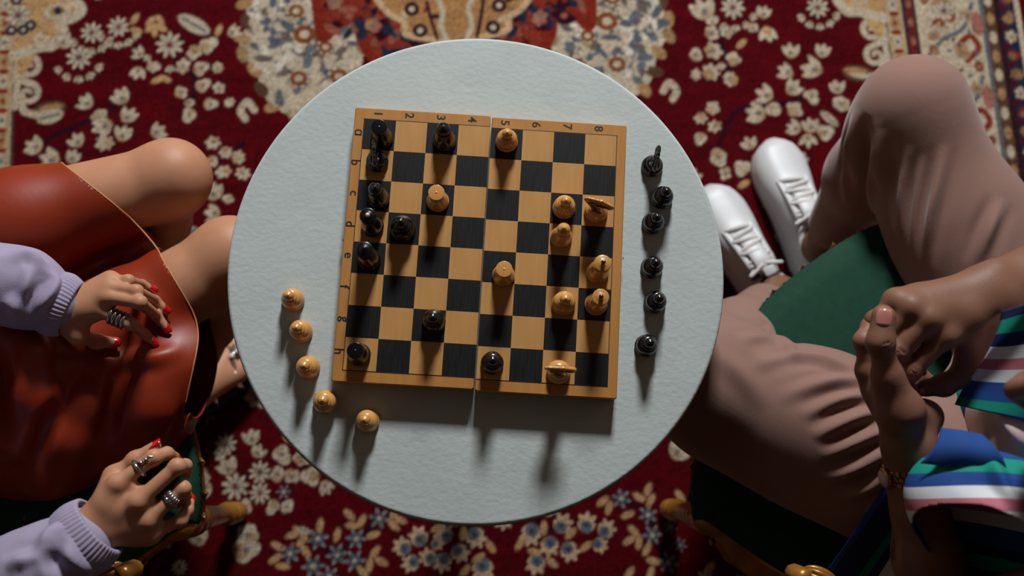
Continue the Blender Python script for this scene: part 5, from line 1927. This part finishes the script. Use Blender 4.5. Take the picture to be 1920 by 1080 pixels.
# case sits on the thumb-less side of the wrist, facing left
th0 = min(np.linspace(0, 2 * math.pi, 73), key=lambda t: (RmW @ np.array([0, math.cos(t), math.sin(t)]))[0] - 0.15 * (RmW @ np.array([0, math.cos(t), math.sin(t)]))[2])
wr, cd = skin_r(0.0, th0)
Rc = np.column_stack([RmW[:, 0], np.cross(cd, RmW[:, 0]), cd])
V, F = lathe([(0.010, -0.002), (0.0135, 0.0), (0.0138, 0.004), (0.0122, 0.0062), (0.0112, 0.0062)], 28)
obj('case', V @ Rc.T + WC + cd * (wr + 0.0015), F, gold_m, wt)
V, F = lathe([(0.0112, 0.0), (0.0112, 0.0008)], 28)
obj('dial', V @ Rc.T + WC + cd * (wr + 0.0072), F, tee_m, wt)

# ---------------- sneakers
def sneaker(heel, toe, label, tab):
    d = np.array([toe[0] - heel[0], toe[1] - heel[1], 0.0])
    L = np.linalg.norm(d)
    d /= L
    nrm = np.array([-d[1], d[0], 0])
    root = empty('sneaker', (0, 0, 0), 0, MN)
    own(root)
    root['label'] = label
    W = lambda P: heel[:2].tolist() and np.column_stack([heel[0] + P[:, 0] * L * d[0] + P[:, 1] * nrm[0], heel[1] + P[:, 0] * L * d[1] + P[:, 1] * nrm[1], P[:, 2]])
    S = np.linspace(0, 1, 30)
    hw = np.interp(S, [0, 0.03, 0.10, 0.30, 0.50, 0.70, 0.82, 0.92, 0.97, 1.0], [0.014, 0.029, 0.038, 0.040, 0.045, 0.056, 0.0565, 0.046, 0.031, 0.004])
    hw = np.convolve(np.pad(hw, 1, 'edge'), [0.2, 0.6, 0.2], 'valid')
    top = np.interp(S, [0, 0.05, 0.14, 0.28, 0.40, 0.55, 0.70, 0.85, 0.95, 1.0], [0.085, 0.100, 0.100, 0.098, 0.112, 0.098, 0.076, 0.062, 0.052, 0.034])
    # sole
    ol = np.vstack([np.column_stack([S, hw + 0.0035]), np.column_stack([S[::-1], -(hw[::-1] + 0.0035)])])
    ol3 = W(np.column_stack([ol, np.zeros(len(ol))]))[:, :2]
    obj('sole', *prism(ol3[::-1] if np.cross(ol3[10] - ol3[0], ol3[40] - ol3[0]) < 0 else ol3, 0.0025, 0.030, 0.003), rubber_m, root)
    # upper
    n = 22
    a = np.linspace(0, math.pi, n)
    V = []
    for i, s in enumerate(S):
        e = 0.72
        y = hw[i] * np.sign(np.cos(a)) * np.abs(np.cos(a)) ** e
        z = 0.022 + (top[i] - 0.022) * np.sin(a) ** 0.85
        # ankle opening
        if 0.06 < s < 0.36:
            z = np.minimum(z, top[i] - 0.004 - 0.030 * np.clip(1 - np.abs(np.cos(a)) * 1.7, 0, 1))
        V.append(np.column_stack([np.full(n, s), y, z]))
    V = W(np.vstack(V))
    F = [(i * n + k, (i + 1) * n + k, (i + 1) * n + k + 1, i * n + k + 1) for i in range(29) for k in range(n - 1)]
    up = obj('upper', V, F, white_m, root)
    so = up.modifiers.new('thickness', 'SOLIDIFY')
    so.thickness = 0.003
    ztop = lambda s: np.interp(s, S, top)
    # toe stitching and eyelet stays
    t = np.linspace(0.05, math.pi - 0.05, 26)
    P = np.column_stack([0.80 + 0.155 * np.sin(t), 0.043 * np.cos(t), np.interp(0.80 + 0.155 * np.sin(t), S, top) * (1 - 0.30 * np.abs(np.cos(t)) ** 3) - 0.004])
    obj('toe_seam', *tube(W(P), 0.0012, 6), rubber_m, root)
    for sg in (-1, 1):
        P = np.column_stack([np.linspace(0.38, 0.68, 14), sg * np.linspace(0.024, 0.029, 14), ztop(np.linspace(0.38, 0.68, 14)) - 0.003])
        obj('eyelet_stay', *tube(W(P), 0.0075, 8, flat=0.40), white_m, root)
    # tongue and laces
    P = np.column_stack([np.linspace(0.34, 0.66, 12), np.zeros(12), ztop(np.linspace(0.34, 0.66, 12)) + np.linspace(0.012, -0.002, 12)])
    tg = obj('tongue', *tube(W(P), np.full(12, 0.019), 12, flat=0.22), white_m, root)
    for k in range(7):
        s = 0.39 + 0.045 * k
        q = np.array([(s - 0.018, -0.029, ztop(s) - 0.004), (s - 0.006, -0.012, ztop(s) + 0.0065), (s + 0.004, 0.012, ztop(s) + 0.0068), (s + 0.014, 0.029, ztop(s) - 0.004)])
        if k % 2: q[:, 1] *= -1
        obj('lace', *tube(W(smooth_line(q, 12)), 0.0052, 8, flat=0.6), lace_m, root)
    # bow
    for sg in (-1, 1):
        t = np.linspace(0, 1, 20)
        q = np.column_stack([0.385 - 0.035 * np.sin(np.pi * t), sg * (0.004 + 0.034 * np.sin(np.pi * t * 0.9)), ztop(0.38) + 0.014 - 0.016 * t])
        obj('lace', *tube(W(q), 0.0040, 8, flat=0.6), lace_m, root)
    if tab:
        V, F = box(-0.5, 0.5, -0.5, 0.5, 0, 1, 0.12)
        Q = V * [0.052, 0.020, 0.006] + [0.345, 0.026, ztop(0.34) + 0.002]
        obj('tab', W(Q), F, black_m, root)
        Q = V * [0.060, 0.026, 0.008] + [0.335, -0.004, ztop(0.34) + 0.010]
        obj('tongue_tab', W(Q), F, white_m, root)
    # padded collar
    t = np.arange(30) / 30 * 2 * math.pi
    P = np.column_stack([0.215 + 0.135 * np.cos(t), 0.031 * np.sin(t), 0.094 + 0.008 * np.abs(np.cos(t))])
    obj('collar', *tube(W(P), 0.0068, 8, closed=True), white_m, root)
    return root, W


def heel_from(ankle, toe, k):
    v = (ankle - toe) * [1, 1, 0]
    return toe + v / (1 - k)


tR_, tL_ = at(1446, 262, 0.03), at(1326, 350, 0.03)
sR, WRf = sneaker(heel_from(MRA, tR_, 0.17), tR_, 'white lace-up sneaker', False)
sL, WLf = sneaker(heel_from(MLA, tL_, 0.18), tL_, 'white lace-up sneaker with a dark tongue label', True)
for A_ in (MLA, MRA):
    V, F = lathe([(0.030, -0.07), (0.037, -0.05), (0.0395, -0.02), (0.0400, -0.004), (0.0390, 0.000), (0.0365, -0.002)], 26)
    own(obj('sock', V + A_ - [0, 0, 0.004], F, sock_m, MN))

# ---------------- shirt (open, striped) and T-shirt
BLUE, NVY, TEAL, PWH, PINK = lin((30, 64, 124)), lin((22, 30, 74)), lin((18, 128, 110)), lin((192, 194, 197)), lin((168, 96, 108))
BANDS = [(0.000, BLUE), (0.016, TEAL), (0.034, BLUE), (0.050, PWH), (0.064, PINK), (0.079, PWH), (0.096, BLUE), (0.122, NVY), (0.136, TEAL), (0.154, NVY)]
PERIOD = 0.172


def stripe_mat(name, bands, period):
    """woven stripes: a stored cloth coordinate wrapped by the period picks the band"""
    m = mat(name, (30, 60, 120), 0.8, bump=(600, 0.2, 0.0008), spec=0.2)
    nt = m.node_tree
    a = nt.nodes.new('ShaderNodeAttribute')
    a.attribute_name = 'weave'
    d = nt.nodes.new('ShaderNodeMath'); d.operation = 'DIVIDE'; d.inputs[1].default_value = period
    f = nt.nodes.new('ShaderNodeMath'); f.operation = 'FRACT'
    r = nt.nodes.new('ShaderNodeValToRGB')
    r.color_ramp.interpolation = 'CONSTANT'
    el = r.color_ramp.elements
    for k, (p, c) in enumerate(bands):
        e = el[k] if k < 2 else el.new(p / period)
        e.position = p / period
        e.color = (*c, 1)
    nt.links.new(a.outputs['Fac'], d.inputs[0])
    nt.links.new(d.outputs[0], f.inputs[0])
    nt.links.new(f.outputs[0], r.inputs[0])
    nt.links.new(r.outputs[0], nt.nodes['Principled BSDF'].inputs['Base Color'])
    return m


shirt_m = stripe_mat('striped_cotton', BANDS, PERIOD)


def set_weave(o, s):
    a = o.data.attributes.new('weave', 'FLOAT', 'POINT')
    a.data.foreach_set('value', np.asarray(s, np.float32))


shp = [cap(MPEL + [0.0, 0, 0.06], MCH + [0.01, 0, 0], 0.14, 0.142, 0.06), cap(MCH + [0.01, 0, 0], [0.862, -0.235, 0.98], 0.142, 0.118, 0.06), cap(MSL, MSR, 0.068, 0.068, 0.06), cap(MSR, mid(MSR, MER, 0.62), 0.070, 0.078, 0.04)]
front_cut = ell([0.700, -0.20, 0.80], (0.085, 0.085, 0.26), 0.02, None, True)
neck_cut = ell([0.80, -0.225, 1.08], (0.085, 0.085, 0.08), 0.02, None, True)
shp += [neck_cut]
SHV, SHF = sdf_mesh(shp, 0.006, 2)
shirt = own(obj('shirt', SHV, SHF, shirt_m, MN))
shirt['label'] = 'blue short-sleeved shirt with green, white and pink stripes'
set_weave(shirt, SHV[:, 2] * 0.9 + SHV[:, 1] * 0.25 + 0.03)
# near sleeve: loose, its hem crossing above the forearm
s0, s1, s2 = MSL + [0.0, 0.0, 0.0], at(1850, 970, 0.875), at(1775, 925, 0.850)
slv = [cap(s0, s1, 0.072, 0.074, 0.04), cap(s1, s2, 0.070, 0.050, 0.04), cap(s1, at(1860, 1080, 0.84), 0.066, 0.060, 0.04)]
LV, LF = sdf_mesh(slv, 0.0028, 2)
LV = cloth_folds(LV, LF, slv, [([(1750, 868), (1800, 845), (1850, 838), (1900, 850)], 0.008, 0.009), ([(1850, 846), (1880, 905), (1925, 965)], 0.008, 0.008), ([(1780, 905), (1850, 905), (1920, 930)], -0.004, 0.012), ([(1800, 960), (1860, 960), (1920, 985)], 0.005, 0.012)])
so_d = np.array([-0.52, -0.80, 0.42]); so_d /= np.linalg.norm(so_d)
pc = at(1840, 972, 0.930)
LV, LF = clip_tris(LV, LF, lambda V: (V - pc) @ so_d)
sleeve = obj('sleeve', LV, LF, shirt_m, shirt)
set_weave(sleeve, -(LV[:, 1] + 0.10 * (LV[:, 0] - 0.6) + 1.3 * (LV[:, 0] - 0.64) ** 2) - 0.256 + 5 * PERIOD)
so = sleeve.modifiers.new('thickness', 'SOLIDIFY')
so.thickness = 0.002


def sheet(name, corners, nu, nv, col_fn, wob, parent, m=None, th=0.0018):
    """draped cloth patch between four corners (a b along u, c d the far edge)"""
    a, b, c, d_ = [np.asarray(p, float) for p in corners]
    V, Cc = [], []
    for j in range(nv):
        v = j / (nv - 1)
        for i in range(nu):
            u = i / (nu - 1)
            p = (a * (1 - u) + b * u) * (1 - v) + (c * (1 - u) + d_ * u) * v
            V.append(p + wob(u, v))
            Cc.append(col_fn(u, v))
    F = [(j * nu + i, j * nu + i + 1, (j + 1) * nu + i + 1, (j + 1) * nu + i) for j in range(nv - 1) for i in range(nu - 1)]
    o = obj(name, np.array(V), F, m, parent)
    set_weave(o, Cc)
    s = o.modifiers.new('thickness', 'SOLIDIFY')
    s.thickness = th
    return o


def ramp(name, tab):
    lo, out = 0.0, []
    for lim, c in tab:
        out.append((lo, c))
        lo = min(lim, 1.0)
    return stripe_mat(name, out, 1.0001)


# hanging tail beside the near thigh
t1 = [(0.06, BLUE), (0.36, NVY), (0.46, lin((16, 110, 94))), (0.56, NVY), (0.70, PWH), (0.86, PINK * 0.8), (0.95, PWH), (9, NVY)]
sheet('shirt_tail', (at(1690, 862, 0.655), at(1535, 1085, 0.52), at(1830, 930, 0.655), at(1690, 1160, 0.52)), 24, 60, lambda u, v: v * 0.999,
      lambda u, v: np.array([0, 0, 0.010 * math.sin(6 * v + 2 * u)]), shirt, ramp('tail_stripes', t1)).matrix_parent_inverse = Matrix.Identity(4)
# turned-back corner above the sleeve
sheet('placket', (at(1726, 868, 0.885), at(1764, 804, 0.885), at(1895, 890, 0.935), at(1845, 815, 0.915)), 16, 24, lambda u, v: 0.1, lambda u, v: np.array([0, 0, 0.014 * math.sin(3.1 * u) + 0.006 * math.sin(5 * v)]), shirt, ramp('plain_blue', [(0.5, BLUE), (9, BLUE)])).matrix_parent_inverse = Matrix.Identity(4)
# far front panel
t2 = [(0.10, NVY), (0.24, TEAL), (0.36, NVY), (0.47, PWH), (0.57, PINK), (0.68, PWH), (0.86, BLUE), (0.96, TEAL), (9, BLUE)]
sheet('front_panel', (at(1880, 585, 0.86), at(1960, 560, 0.93), at(1800, 758, 0.80), at(1945, 800, 0.88)), 18, 60, lambda u, v: min(v * 0.95 + 0.05 * u, 0.999), lambda u, v: np.array([0, 0, 0.014 * math.sin(4 * u + 5 * v)]), shirt, ramp('panel_stripes', t2)).matrix_parent_inverse = Matrix.Identity(4)
tp = [cap(MPEL + [-0.005, 0, 0.02], MCH + [-0.012, 0, 0], 0.128, 0.134, 0.06), cap(MCH + [-0.012, 0, 0], [0.84, -0.235, 0.98], 0.134, 0.108, 0.06)]
UV_, UF_ = sdf_mesh(tp, 0.005, 2)
UV_ = cloth_folds(UV_, UF_, tp, [([(1840, 760), (1870, 830), (1915, 880)], 0.014, 0.012), ([(1870, 745), (1900, 800), (1925, 850)], 0.012, 0.010)])
own(obj('undershirt', UV_, UF_, tee_m, MN))
